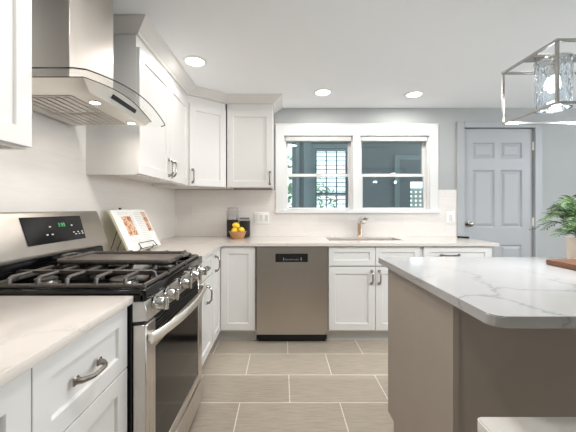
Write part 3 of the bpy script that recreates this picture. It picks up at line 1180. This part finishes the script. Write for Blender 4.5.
# front control panel, slanting out towards the bottom
cp = MB().extr([(-0.516, 0.846), (-0.474, 0.846), (-0.461, 0.778), (-0.516, 0.772)], 'y', RY0, RY1, 0.002).build('control_panel', 'steel', t)
for ky in (1.105, 1.215, 1.39, 1.56, 1.668):
    kx, kz = -0.4695, 0.818
    k = MB()
    k.lathe([(0.030, 0.0), (0.030, 0.005), (0.0245, 0.008), (0.0225, 0.034), (0.020, 0.040), (0.0, 0.0405)], (kx, ky, kz), 'x', 24)
    kk = k.build('knob', 'chrome', t)
    MB().box(kx + 0.036, ky - 0.0065, kz - 0.023, kx + 0.052, ky + 0.0065, kz + 0.023, 0.003, 2).build('grip', 'chrome', kk)
# black vent strip between panel and door
b = MB()
b.box(-0.516, RY0 + 0.004, 0.742, -0.482, RY1 - 0.004, 0.772)
b.build('vent_strip', 'black', t)
# oven door
b = MB()
dz0, dz1 = 0.188, 0.764
gy0, gy1, gz0, gz1 = RY0 + 0.082, RY1 - 0.075, 0.235, 0.655
b.box(-0.514, RY0, dz0, RF, gy0, dz1, 0.003)
b.box(-0.514, gy1, dz0, RF, RY1, dz1, 0.003)
b.box(-0.514, gy0, dz0, RF, gy1, gz0, 0.002)
b.box(-0.514, gy0, gz1, RF, gy1, 0.690, 0.002)
od = b.build('oven_door', 'steel', t)
MB().box(-0.505, gy0, gz0, RF - 0.003, gy1, gz1).build('door_glass', 'enamel', od)
b = MB()
b.box(-0.505, gy0, 0.690, RF - 0.008, gy1, 0.764)
for i in range(5):
    z = 0.693 + i * 0.0145
    b.box(-0.505, gy0, z, RF - 0.001, gy1, z + 0.007)
b.build('vent_slot', 'black', od)
hp = []
for k in range(13):
    s = k / 12
    hp.append((RF + 0.018 + 0.042 * math.sin(PI * s) ** 0.8, RY0 + 0.004 + (RY1 - RY0 - 0.008) * s, 0.716))
h = MB().tube(hp, 0.008, 10, ry=0.019)
for y in (RY0 + 0.03, RY1 - 0.03):
    h.box(RF - 0.001, y - 0.018, 0.702, RF + 0.022, y + 0.018, 0.730, 0.003)
h.build('handle', 'steel_h', od)
MB().box(-0.514, RY0, 0.045, RF, RY1, 0.176, 0.004).build('warming_drawer', 'steel', t)
# backguard with its slanted face and display
bg = MB().extr([(XW + 0.003, 0.86), (-1.065, 0.86), (-1.065, 0.958), (-1.022, 0.958), (-1.020, 0.972), (-1.082, 1.144), (-1.092, 1.151), (XW + 0.003, 1.151)], 'y', RY0, RY1, 0.002).build('backguard', 'backguard', t)


def slant(s, y, off):
    """point on the backguard's slanted face: s from 0 (bottom) to 1 (top), off outward"""
    p = Vector((-1.020, y, 0.972)).lerp(Vector((-1.082, y, 1.144)), s)
    return p + Vector((0.172, 0, 0.062)).normalized() * off


b = MB()
vs = []
for off in (0.0005, 0.003):
    for s, y in ((0.22, 1.222), (0.22, 1.578), (0.90, 1.592), (0.90, 1.225)):
        vs.append(slant(s, y, off))
b.add(vs, [(0, 1, 2, 3), (7, 6, 5, 4), (0, 4, 5, 1), (1, 5, 6, 2), (2, 6, 7, 3), (3, 7, 4, 0)])
dsp = b.build('display', 'enamel', bg, smooth=False)


def seg_digits(text, y, s0, w, h, parent):
    segs = {'0': 'abcdef', '1': 'bc', '2': 'abged', '3': 'abgcd', '4': 'fgbc', '5': 'afgcd', '6': 'afgedc', '7': 'abc', '8': 'abcdefg', '9': 'abcdfg'}
    b = MB()
    def q(ya, yb_, sa, sb):
        vs = [slant(sa, ya, 0.0034), slant(sa, yb_, 0.0034), slant(sb, yb_, 0.0034), slant(sb, ya, 0.0034)]
        b.add(vs, [(0, 1, 2, 3)])
    for ch in text:
        if ch == ':':
            q(y, y + 0.003, s0 + h * 0.25, s0 + h * 0.35)
            q(y, y + 0.003, s0 + h * 0.65, s0 + h * 0.75)
            y += w * 0.6
            continue
        tk, ts = 0.003, 0.018
        for g_ in segs[ch]:
            if g_ == 'a': q(y, y + w, s0 + h - ts, s0 + h)
            if g_ == 'g': q(y, y + w, s0 + h / 2 - ts / 2, s0 + h / 2 + ts / 2)
            if g_ == 'd': q(y, y + w, s0, s0 + ts)
            if g_ == 'b': q(y + w - tk, y + w, s0 + h / 2, s0 + h)
            if g_ == 'c': q(y + w - tk, y + w, s0, s0 + h / 2)
            if g_ == 'f': q(y, y + tk, s0 + h / 2, s0 + h)
            if g_ == 'e': q(y, y + tk, s0, s0 + h / 2)
        y += w * 1.5
    b.build('clock_digits', 'green', parent, smooth=False)


seg_digits('2:09', 1.42, 0.62, 0.009, 0.10, dsp)
b = MB()
for s, ys in ((0.42, (1.33, 1.36, 1.50, 1.53, 1.56)), (0.62, (1.36, 1.50)), (0.36, (1.51, 1.535, 1.56))):
    for y in ys:
        b = MB()
        b.add([slant(s, y, 0.0034), slant(s, y + 0.012, 0.0034), slant(s + 0.03, y + 0.012, 0.0034), slant(s + 0.03, y, 0.0034)], [(0, 1, 2, 3)])
        b.build('marking', 'icon', dsp, smooth=False)
# black vent behind the burners
MB().extr([(-1.064, 0.873), (-1.03, 0.873), (-1.045, 0.95), (-1.064, 0.95)], 'y', RY0 + 0.01, RY1 - 0.01, 0.002).build('rear_vent', 'enamel', t)

# griddle resting across the middle grate
t = thing('griddle', 'black rectangular griddle plate lying across the range grates', 'griddle', (-0.72, 1.387, 0.93))
b = MB()
gx0, gx1, gya, gyb = -0.955, -0.478, 1.262, 1.512
gz = 0.9315
b.box(gx0 + 0.006, gya + 0.006, gz, gx1 - 0.006, gyb - 0.006, gz + 0.007)
pl = b.build('plate', 'griddle', t)
MB().tube(rrect(gx0, gx1, gya, gyb, 0.03, gz + 0.010), 0.007, 8, close=True, ry=0.010).build('rim', 'iron', t)
b = MB()
for sx in (gx0, gx1):
    s = -1 if sx == gx0 else 1
    b = MB()
    b.tube([(sx, 1.335, gz + 0.012), (sx + s * 0.03, 1.345, gz + 0.02), (sx + s * 0.034, 1.387, gz + 0.021), (sx + s * 0.03, 1.43, gz + 0.02), (sx, 1.44, gz + 0.012)], 0.007, 8)
    b.build('grip', 'iron', t)

# ------------------------------------------------------------------ range hood
t = thing('range_hood', 'stainless steel chimney range hood with a curved glass canopy', 'range hood', (XW, 1.38, 1.63))
HX = XW + 0.001
MB().box(HX, 1.225, 1.672, -0.868, 1.545, CEIL - 0.001, 0.002).build('chimney', 'chimney', t)
hy0, hy1 = 1.084, 1.645
HZB = 1.612


def hood_top(y):
    return 1.641 + 0.031 * math.sin(PI * (y - hy0) / (hy1 - hy0))


def hood_front(y, bot):
    """X of the body's bowed front edge: the face leans in towards the bottom"""
    s = (y - hy0) / (hy1 - hy0)
    return (-0.742 if bot else -0.718) + 0.012 * math.sin(PI * s)


b = MB()
n = 14
vs, fs = [], []
for i in range(n + 1):
    y = hy0 + (hy1 - hy0) * i / n
    yb_ = hy0 + 0.066 + (hy1 - 0.022 - hy0 - 0.066) * i / n
    vs += [(HX, yb_, HZB), (hood_front(yb_, True), yb_, HZB), (hood_front(y, False), y, hood_top(y)), (HX, y, hood_top(y))]
for i in range(n):
    for k in range(4):
        k2 = (k + 1) % 4
        fs.append((i * 4 + k, i * 4 + k2, (i + 1) * 4 + k2, (i + 1) * 4 + k))
fs += [(0, 1, 2, 3), tuple(n * 4 + k for k in (3, 2, 1, 0))]
bd = b.add(vs, fs).build('canopy_body', 'steel_h', t)
# slatted filters under the body
for ya, yb_ in ((hy0 + 0.10, 1.382), (1.388, hy1 - 0.05)):
    f = MB()
    f.box(HX + 0.05, ya, HZB - 0.0035, -0.83, yb_, HZB - 0.0005, 0.001)
    for k in range(7):
        x = HX + 0.062 + k * 0.034
        f.box(x, ya + 0.012, HZB - 0.0075, x + 0.022, yb_ - 0.012, HZB - 0.0035, 0.0012)
    f.build('grease_filter', 'steel', t)
# lamps
for ly in (1.26, 1.565):
    l = MB().lathe([(0.026, 0.0), (0.024, -0.004), (0.019, -0.003), (0.019, 0.0)], (-0.785, ly, HZB - 0.0003), 'z', 20).build('lamp', 'chrome', t)
    MB().lathe([(0.0, -0.0022), (0.019, -0.0022), (0.019, -0.0008), (0.0, -0.0008)], (-0.785, ly, HZB - 0.0003), 'z', 20).build('lamp_lens', 'hoodlamp', l)
    d = bpy.data.lights.new('hood_lamp', 'AREA')
    d.shape = 'DISK'
    d.size = 0.035
    d.energy = 0.56
    d.color = (1.0, 0.93, 0.82)
    o = bpy.data.objects.new('hood_lamp', d)
    COL.objects.link(o)
    o.location = (-0.785, ly, HZB - 0.008)
# control strip on the sloping front
b = MB()
vs = []
for off in (0.0008, 0.0035):
    for y, s in ((1.27, 0.36), (1.47, 0.36), (1.47, 0.68), (1.27, 0.68)):
        xb, xt = hood_front(y, True), hood_front(y, False)
        vs.append((xb + (xt - xb) * s + off, y, HZB + (hood_top(y) - HZB) * s - off * 0.3))
cpn = b.add(vs, [(0, 1, 2, 3), (7, 6, 5, 4), (0, 4, 5, 1), (1, 5, 6, 2), (2, 6, 7, 3), (3, 7, 4, 0)]).build('control_panel', 'black', bd, smooth=False)
# arched glass canopy with a bowed front
GY0, GY1 = 1.005, 1.733


def glass_pt(i, n, fr, dz=0.0, ins=0.0):
    s = i / n
    y = GY0 + (GY1 - GY0) * s
    z = 1.635 + 0.040 * math.sin(PI * s)
    xf = -0.668 + 0.025 * math.sin(PI * s)
    edge = min(s, 1 - s) * (GY1 - GY0)
    r = 0.03
    if edge < r:
        xf -= r - math.sqrt(max(0, r * r - (r - edge) ** 2))
    return (HX + (xf - ins - HX) * fr, y, z + dz)


n = 40
b = MB()
vs, fs = [], []
for i in range(n + 1):
    vs += [glass_pt(i, n, 0), glass_pt(i, n, 1), glass_pt(i, n, 1, 0.005), glass_pt(i, n, 0, 0.005)]
for i in range(n):
    for k in range(4):
        k2 = (k + 1) % 4
        fs.append((i * 4 + k, i * 4 + k2, (i + 1) * 4 + k2, (i + 1) * 4 + k))
fs += [(0, 1, 2, 3), (n * 4 + 3, n * 4 + 2, n * 4 + 1, n * 4)]
gc = b.add(vs, fs).build('glass_canopy', 'hoodglass', t)
rim = [glass_pt(0, n, 0.0, 0.0025)] + [glass_pt(i, n, 1, 0.0025) for i in range(n + 1)]
MB().tube(rim, 0.0022, 6, ry=0.0028).build('glass_edge', 'edge', gc)
tr = [(HX, hy0 - 0.001, hood_top(hy0))] + [(hood_front(hy0 + (hy1 - hy0) * k / 14, False) + 0.001, hy0 - 0.001 + (hy1 - hy0 + 0.002) * k / 14, hood_top(hy0 + (hy1 - hy0) * k / 14)) for k in range(15)]
MB().tube(tr, 0.0018, 6).build('seal', 'edge', bd)

# ------------------------------------------------------------------ island
IX, IT = 0.533, 0.895
IY0, IY1 = 0.755, 1.67
IXE = 2.35
r = 0.03
pts = []
for cx, cy, a0 in ((IXE - r, IY1 - r, 0), (IX + 0.012, IY1 - 0.012, PI / 2), (IX + r, IY0 + r, PI), (IXE - r, IY0 + r, 1.5 * PI)):
    rr = 0.012 if a0 == PI / 2 else r
    for k in range(6):
        a = a0 + PI / 2 * k / 5
        pts.append((cx + rr * math.cos(a), cy + rr * math.sin(a)))
o = MB().prism(pts, IT - 0.030, IT, 0.003).build('countertop', 'quartz_isl')
tag(o, 'white island countertop with bold grey veins and rounded corners', 'countertop', 'white quartz countertops')
t = thing('kitchen_island', 'taupe kitchen island base under the grey-veined countertop', 'island', (1.4, 1.26, 0))
BX, BY0, BY1 = 0.552, 0.968, 1.562
b = MB()
b.box(BX + 0.018, BY0 + 0.012, 0.11, 2.15, BY1 - 0.022, IT - 0.031)
b.box(BX + 0.018, BY0 + 0.012, 0.0, 2.15, BY1 - 0.08, 0.11)
b.build('cabinet_box', 'taupe', t, smooth=False)
# end panel with a toe notch at its far bottom corner
b = MB()
b.extr([(BY0, 0.0), (BY1 - 0.08, 0.0), (BY1 - 0.08, 0.112), (BY1, 0.112), (BY1, IT - 0.031), (BY0, IT - 0.031)], 'x', BX, BX + 0.0175)
b.build('end_panel', 'taupe', t, smooth=False)
Ti = frame_T((0, BY1, 0), (-1, 0, 0), (0, 1, 0))
for k in range(3):
    a = BX + 0.022 + k * 0.522
    d = shaker(Ti, -(a + 0.518), 0.12, -a, IT - 0.05).build('door', 'taupe', t)
    pull_obj(d, Ti, -(a + 0.04), 0.76, 0.115, True)

# counter stool in front of the island
t = thing('counter_stool', 'white wooden counter stool tucked at the island overhang', 'stool', (0.80, 0.58, 0))
SZ = 0.603
sx0, sx1, sy0, sy1 = 0.524, 0.985, 0.44, 0.815
MB().prism([(p[0], p[1]) for p in rrect(sx0, sx1, sy0, sy1, 0.015, 0)], SZ - 0.038, SZ, 0.004).build('seat', 'stool', t)
for x, dx in ((sx0 + 0.05, -0.03), (sx1 - 0.05, 0.03)):
    for y, dy in ((sy0 + 0.05, -0.03), (sy1 - 0.05, 0.03)):
        MB().tube([(x + dx, y + dy, 0.0), (x, y, SZ - 0.0385)], [0.016, 0.02], 10).build('leg', 'stool', t)
b = MB()
for x in (sx0 + 0.03, sx1 - 0.03):
    b.tube([(x, sy0 + 0.03, 0.22), (x, sy1 - 0.03, 0.22)], 0.011, 8)
for y in (sy0 + 0.033, sy1 - 0.033):
    b.tube([(sx0 + 0.033, y, 0.27), (sx1 - 0.033, y, 0.27)], 0.011, 8)
b.build('stretcher', 'stool', t)

# serving board and fern on the island
o = thing('serving_board', 'brown wooden serving board lying in front of the potted fern', 'board', (1.55, 1.35, IT))
MB().prism([(p[0], p[1]) for p in rrect(1.275, 1.82, 1.24, 1.462, 0.02, 0)], IT + 0.0008, IT + 0.024, 0.003).build('board', 'board', o)
MB().prism([(p[0], p[1]) for p in rrect(1.815, 1.94, 1.32, 1.38, 0.025, 0)], IT + 0.002, IT + 0.022, 0.003).build('grip', 'board', o)
px, py, pz = 1.580, 1.558, IT + 0.0005
t = thing('potted_fern', 'leafy green fern in a cream pot behind the wooden board', 'plant', (px, py, pz))
MB().lathe([(0.0, 0.0), (0.070, 0.0), (0.073, 0.004), (0.079, 0.112), (0.079, 0.118), (0.073, 0.118), (0.070, 0.105), (0.0, 0.105)], (px, py, pz), 'z', 32).build('pot', 'pot', t)
MB().lathe([(0.0, 0.108), (0.0695, 0.1055)], (px, py, pz), 'z', 24).build('soil', 'soil', t)
rnd = random.Random(11)
b = MB()
def frond(az, length, lift, droop, twist=0.0):
    length *= 0.80
    base = Vector((px + 0.03 * math.cos(az), py + 0.03 * math.sin(az), pz + 0.105))
    d = Vector((math.cos(az), math.sin(az), 0))
    side = Vector((-math.sin(az), math.cos(az), 0))
    P = []
    N_ = 18
    for k in range(N_ + 1):
        s = k / N_
        P.append(base + d * (length * s * (0.35 + 0.65 * s) ** 0.35) + Vector((0, 0, lift * math.sin(min(1, s * 1.15) * PI * 0.62) - droop * s * s)))
    b.tube(P, [0.0016 * (1 - 0.7 * k / N_) for k in range(N_ + 1)], 4)
    for k in range(3, N_ + 1):
        s = k / N_
        ll = 0.052 * math.sin(PI * (0.15 + 0.8 * s)) * (length / 0.2) ** 0.5 + 0.006
        tg = (P[k] - P[k - 1]).normalized()
        up = tg.cross(side).normalized()
        for sg in (-1, 1):
            tip = P[k] + side * sg * ll + tg * ll * 0.55 + up * rnd.uniform(-0.006, 0.004)
            m = (P[k] + tip) / 2
            wv = tg * 0.0052
            b.add([P[k] - wv * 0.4, m - wv + up * 0.002, tip, m + wv + up * 0.002], [(0, 1, 2, 3)])
for k in range(30):
    az = k * 2.39996 + rnd.uniform(-0.2, 0.2)
    tier = rnd.random()
    frond(az, 0.11 + 0.11 * tier + rnd.uniform(0, 0.03), 0.23 - 0.13 * tier + rnd.uniform(-0.02, 0.03), 0.02 + 0.04 * tier)
frond(PI * 0.98, 0.235, 0.15, 0.035)
frond(PI * 1.02, 0.20, 0.17, 0.04)
frond(PI * 0.93, 0.21, 0.11, 0.05)
frond(PI * 1.05, 0.22, 0.07, 0.04)
frond(PI * 1.08, 0.17, 0.09, 0.05)
frond(PI * 0.86, 0.15, 0.17, 0.02)
b.build('foliage', 'fern', t, smooth=False)

# ------------------------------------------------------------------ pendant above the island
t = thing('pendant_light', 'open rectangular chrome-framed pendant with clear glass cylinders above the island', 'pendant light', (1.6, 1.352, CEIL))
qx0, qx1, qy0, qy1, qz0, qz1 = 1.105, 2.06, 1.205, 1.5, 1.592, 1.842
w_ = 0.0055
b = MB()
for z in (qz0, qz1):
    for y in (qy0, qy1):
        b.box(qx0 - w_, y - w_, z - w_, qx1 + w_, y + w_, z + w_, 0.001)
    for x in (qx0, qx1):
        b.box(x - w_, qy0 + w_, z - w_, x + w_, qy1 - w_, z + w_, 0.001)
for x in (qx0, qx1):
    for y in (qy0, qy1):
        b.box(x - w_, y - w_, qz0 + w_, x + w_, y + w_, qz1 - w_, 0.001)
b.build('frame', 'satin', t)
MB().box(qx0 + w_, 1.325, qz1 - 0.006, qx1 - w_, 1.379, qz1 + 0.006, 0.001).build('lamp_bar', 'satin', t)
for x in (1.42, 1.74):
    MB().tube([(x, 1.352, qz1), (x, 1.352, CEIL - 0.02)], 0.006, 10).build('stem', 'chrome', t)
MB().box(1.36, 1.32, CEIL - 0.022, 1.80, 1.384, CEIL - 0.001, 0.003).build('ceiling_plate', 'chrome', t)
for gx in (1.222, 1.582, 1.942):
    gs = MB().lathe([(0.066, 0.0), (0.066, 0.205), (0.058, 0.205), (0.058, 0.0)], (gx, 1.352, qz0 + 0.02), 'z', 40)
    # close the wall's foot between outer and inner radius
    gs.f = [f for f in gs.f if len(f) == 4]
    nn = 40
    gs.f += [(3 * nn + k, 3 * nn + (k + 1) % nn, (k + 1) % nn, k) for k in range(nn)]
    gs.build('glass_shade', 'crystal', t)
    sk = MB().lathe([(0.0, 0.0), (0.02, 0.0), (0.022, 0.05), (0.07, 0.052), (0.07, 0.058), (0.0, 0.058)], (gx, 1.352, qz1 - 0.065), 'z', 24).build('socket', 'chrome', t)
    MB().ball((gx, 1.352, qz1 - 0.115), 0.026, 1, 1, 1.5, 16).build('bulb', 'bulb', t)
    d = bpy.data.lights.new('pendant_lamp', 'POINT')
    d.energy = 16
    d.shadow_soft_size = 0.03
    d.color = (0.9, 0.96, 1.0)
    o = bpy.data.objects.new('pendant_lamp', d)
    COL.objects.link(o)
    o.location = (gx, 1.352, qz0 + 0.03)

# ------------------------------------------------------------------ cookbook on its wire stand
bT = Matrix.Translation((-0.938, 1.862, ZT + 0.023)) @ Matrix.Rotation(math.radians(90 - 5.0), 4, 'Z') @ Matrix.Rotation(math.radians(-27), 4, 'X')
# local: x along the width, z up the page, -y out of the page (towards the room)
t = thing('cookbook', 'open cookbook with food photographs propped up beyond the range', 'book', (-0.94, 2.03, ZT + 0.012))
bw, bh = 0.39, 0.295
MB(bT).box(-0.004, 0.014, 0.0, bw / 2 - 0.003, 0.018, bh + 0.004).box(bw / 2 + 0.003, 0.014, 0.0, bw + 0.004, 0.018, bh + 0.004).box(bw / 2 - 0.004, 0.015, 0.0, bw / 2 + 0.004, 0.019, bh + 0.004).build('cover', 'cover', t)


def page_y(x):
    """curved page surface: rises away from the spine then falls to the edge"""
    s = abs(x - bw / 2) / (bw / 2)
    return -0.001 - 0.011 * math.sin(PI * min(1, s * 1.0)) ** 0.7 * (1 - 0.35 * s) + 0.004 * s


for nm, xa, xb in (('page_block', 0.0, bw / 2), ('page_block', bw / 2, bw)):
    b = MB(bT)
    N_ = 14
    vs, fs = [], []
    for i in range(N_ + 1):
        x = xa + (xb - xa) * i / N_
        vs += [(x, page_y(x), 0.002), (x, page_y(x), bh), (x, 0.0135, bh), (x, 0.0135, 0.002)]
    for i in range(N_):
        for k in range(4):
            k2 = (k + 1) % 4
            fs.append((i * 4 + k, i * 4 + k2, (i + 1) * 4 + k2, (i + 1) * 4 + k))
    fs += [(0, 1, 2, 3), (N_ * 4 + 3, N_ * 4 + 2, N_ * 4 + 1, N_ * 4)]
    b.add(vs, fs).build(nm, 'page', t)


def print_patch(xa, xb, za, zb, name, mat, parent, off=0.0007, n=6):
    b = MB(bT)
    vs, fs = [], []
    for i in range(n + 1):
        x = xa + (xb - xa) * i / n
        vs += [(x, page_y(x) - off, za), (x, page_y(x) - off, zb)]
    for i in range(n):
        fs.append((i * 2, i * 2 + 2, i * 2 + 3, i * 2 + 1))
    return b.add(vs, fs)


print_patch(0.06, 0.155, 0.105, 0.245, '', '', t).build('printed_photo', 'photo_a', t)
print_patch(0.30, 0.365, 0.12, 0.275, '', '', t).build('printed_photo', 'photo_b', t)
b = MB(bT)
for xa, xb, zs in ((0.04, 0.15, [0.272, 0.26, 0.08, 0.068, 0.056]), (0.165, 0.185, [0.25 - 0.014 * k for k in range(14)]), (0.21, 0.285, [0.266 - 0.014 * k for k in range(17)])):
    for z in zs:
        q = print_patch(xa, xb, z, z + 0.004, '', '', t, 0.0006, 4)
        n0 = len(b.v)
        b.v += q.v
        b.f += [tuple(i + n0 for i in f) for f in q.f]
b.build('printed_text', 'ink', t)

t = thing('book_stand', 'black wire book stand holding the open cookbook', 'book stand', (-0.98, 2.03, ZT))
b = MB(bT)
c_ = 0.0028
b.tube([(0.06, 0.023, -0.008), (0.06, 0.023, bh - 0.03), (0.10, 0.023, bh + 0.004), (0.14, 0.023, bh + 0.012), (0.18, 0.023, bh + 0.004), (0.22, 0.023, bh - 0.03), (0.22, 0.023, -0.008)], c_, 6)
b.tube([(0.06, 0.023, 0.12), (0.22, 0.023, 0.12)], c_, 6)
b.build('back_frame', 'wire', t)
b = MB(bT)
b.ball((0.14, 0.023, bh + 0.02), 0.009, n=10)
b.build('finial', 'wire', t)
b = MB(bT)
for xa in (0.06, 0.22):
    b.tube([(xa, 0.023, -0.006), (xa, -0.025, -0.004), (xa, -0.034, 0.004), (xa, -0.034, 0.012)], c_, 6)
b.tube([(0.075, -0.034, 0.0), (0.078, -0.026, 0.038), (0.085, -0.025, 0.042), (0.255, -0.025, 0.042), (0.262, -0.026, 0.038), (0.265, -0.034, 0.0)], c_, 6)
b.tube([(0.05, -0.034, 0.0), (0.275, -0.034, 0.0)], c_, 6)
b.build('page_rest', 'wire', t)
MB().tube([bT @ Vector((0.14, 0.026, 0.19)), (-1.10, 1.99, ZT + 0.0045)], c_, 6).build('prop_leg', 'wire', t)
MB().tube([bT @ Vector((0.02, 0.026, 0.17)), (-1.10, 1.91, ZT + 0.0045)], c_, 6).build('prop_leg', 'wire', t)

# ------------------------------------------------------------------ canisters and fruit basket in the corner
def canister(x, y, r, h, fill, label, lid):
    t = thing('canister', label, 'canister', (x, y, ZT), 'glass canisters in the corner')
    z = ZT + 0.0005
    g = MB().lathe([(0.0, 0.0), (r - 0.006, 0.0), (r, 0.006), (r, h * 0.86), (r * 0.80, h * 0.93), (r * 0.80, h * 0.95)], (x, y, z), 'z', 28)
    g.f = [f for f in g.f if len(f) == 4 or len(f) == 28]
    g.build('jar', 'jar', t)
    MB().lathe([(0.0, 0.006), (r - 0.010, 0.006), (r - 0.005, 0.010), (r - 0.005, fill), (0.0, fill + 0.003)], (x, y, z), 'z', 28).build('contents', 'grounds', t)
    l = MB().lathe([(r * 0.80 + 0.006, h * 0.951), (r * 0.80 + 0.006, h * 0.975), (r * 0.7, h * 0.99), (0.0, h)], (x, y, z), 'z', 28).build('lid', 'jar' if lid else 'jar', t)
    MB().tube([(x + (r * 0.8 + 0.006) * math.cos(a * PI / 12), y + (r * 0.8 + 0.006) * math.sin(a * PI / 12), z + h * 0.953) for a in range(24)], 0.0025, 6, close=True).build('wire_clasp', 'nickel', l)


canister(-0.508, 3.085, 0.062, 0.312, 0.178, 'tall clear glass canister filled dark in its lower half, left of a shorter one', True)
canister(-0.385, 3.085, 0.060, 0.205, 0.168, 'short glass canister with dark contents, right of the tall one', False)

fbx, fby = -0.433, 2.93
t = thing('fruit_basket', 'small brown wicker basket holding lemons in front of the canisters', 'basket', (fbx, fby, ZT))
MB().lathe([(0.0, 0.0), (0.050, 0.0), (0.055, 0.006), (0.070, 0.040), (0.080, 0.072), (0.075, 0.072), (0.065, 0.040), (0.048, 0.010), (0.0, 0.010)], (fbx, fby, ZT + 0.0005), 'z', 32).build('bowl', 'wicker', t)
b = MB()
for k in range(5):
    rr = 0.0565 + 0.0235 * (k / 4) ** 0.9
    zz = 0.010 + 0.060 * k / 4
    m = 36
    b.tube([((rr + 0.0028 * (-1) ** (j + k)) * math.cos(2 * PI * j / m) + fbx, (rr + 0.0028 * (-1) ** (j + k)) * math.sin(2 * PI * j / m) + fby, ZT + zz) for j in range(m)], 0.0042, 5, close=True)
b.build('woven_rows', 'wicker', t)


def lemon(x, y, z, label, az, tilt):
    T = Matrix.Translation((x, y, z)) @ Matrix.Rotation(az, 4, 'Z') @ Matrix.Rotation(tilt, 4, 'Y')
    b = MB(T)
    b.lathe([(0.0, -0.041), (0.006, -0.039), (0.012, -0.034), (0.024, -0.024), (0.031, -0.008), (0.032, 0.004), (0.027, 0.020), (0.016, 0.032), (0.008, 0.036), (0.004, 0.041), (0.0, 0.042)], (0, 0, 0), 'x', 18)
    tag(b.build('lemon', 'lemon'), label, 'lemon', 'lemons in the basket')


lemon(fbx - 0.014, fby - 0.006, ZT + 0.128, 'topmost yellow lemon, heaped highest in the wicker basket', 0.5, 0.3)
lemon(fbx + 0.037, fby - 0.010, ZT + 0.083, 'yellow lemon at the right side of the wicker basket', 1.3, 0.1)
lemon(fbx - 0.028, fby - 0.014, ZT + 0.078, 'yellow lemon low at the left side of the wicker basket', 1.2, 0.0)

# ------------------------------------------------------------------ switch plates and small dark item on the counter
def plate(x0, x1, z0, z1, gangs, label, cat):
    y = YB - TS - 0.0005
    t = thing('switch_plate', label, cat, ((x0 + x1) / 2, y, (z0 + z1) / 2), 'white wall plates on the backsplash')
    MB().box(x0, y - 0.006, z0, x1, y, z1, 0.003, 2).build('cover', 'plate', t)
    wdt = (x1 - x0) / gangs
    for k in range(gangs):
        c = x0 + wdt * (k + 0.5)
        MB().extr([(y - 0.0095, (z0 + z1) / 2 - 0.033), (y - 0.0065, (z0 + z1) / 2 + 0.033), (y - 0.005, (z0 + z1) / 2 + 0.033), (y - 0.005, (z0 + z1) / 2 - 0.033)], 'x', c - 0.017, c + 0.017).build('rocker', 'rocker', t, smooth=False)


plate(-0.305, -0.138, 1.0, 1.122, 3, 'white three-gang switch plate under the back wall cabinet', 'switch plate')
plate(1.745, 1.835, 1.0, 1.13, 1, 'white single switch plate beside the door casing', 'switch plate')
t = thing('small_case', 'small black case lying at the right end of the counter', 'case', (1.80, 2.97, ZT))
b = MB()
b.tube([(1.755, 3.0, ZT + 0.0095), (1.775, 2.985, ZT + 0.0105), (1.83, 2.945, ZT + 0.0105), (1.835, 2.94, ZT + 0.009)], [0.010, 0.016, 0.015, 0.008], 10, ry=0.009)
b.build('shell', 'black', t)
MB().tube([(1.757, 2.9985, ZT + 0.012), (1.833, 2.942, ZT + 0.012)], 0.0105, 6, ry=0.008).build('lid', 'black', t)
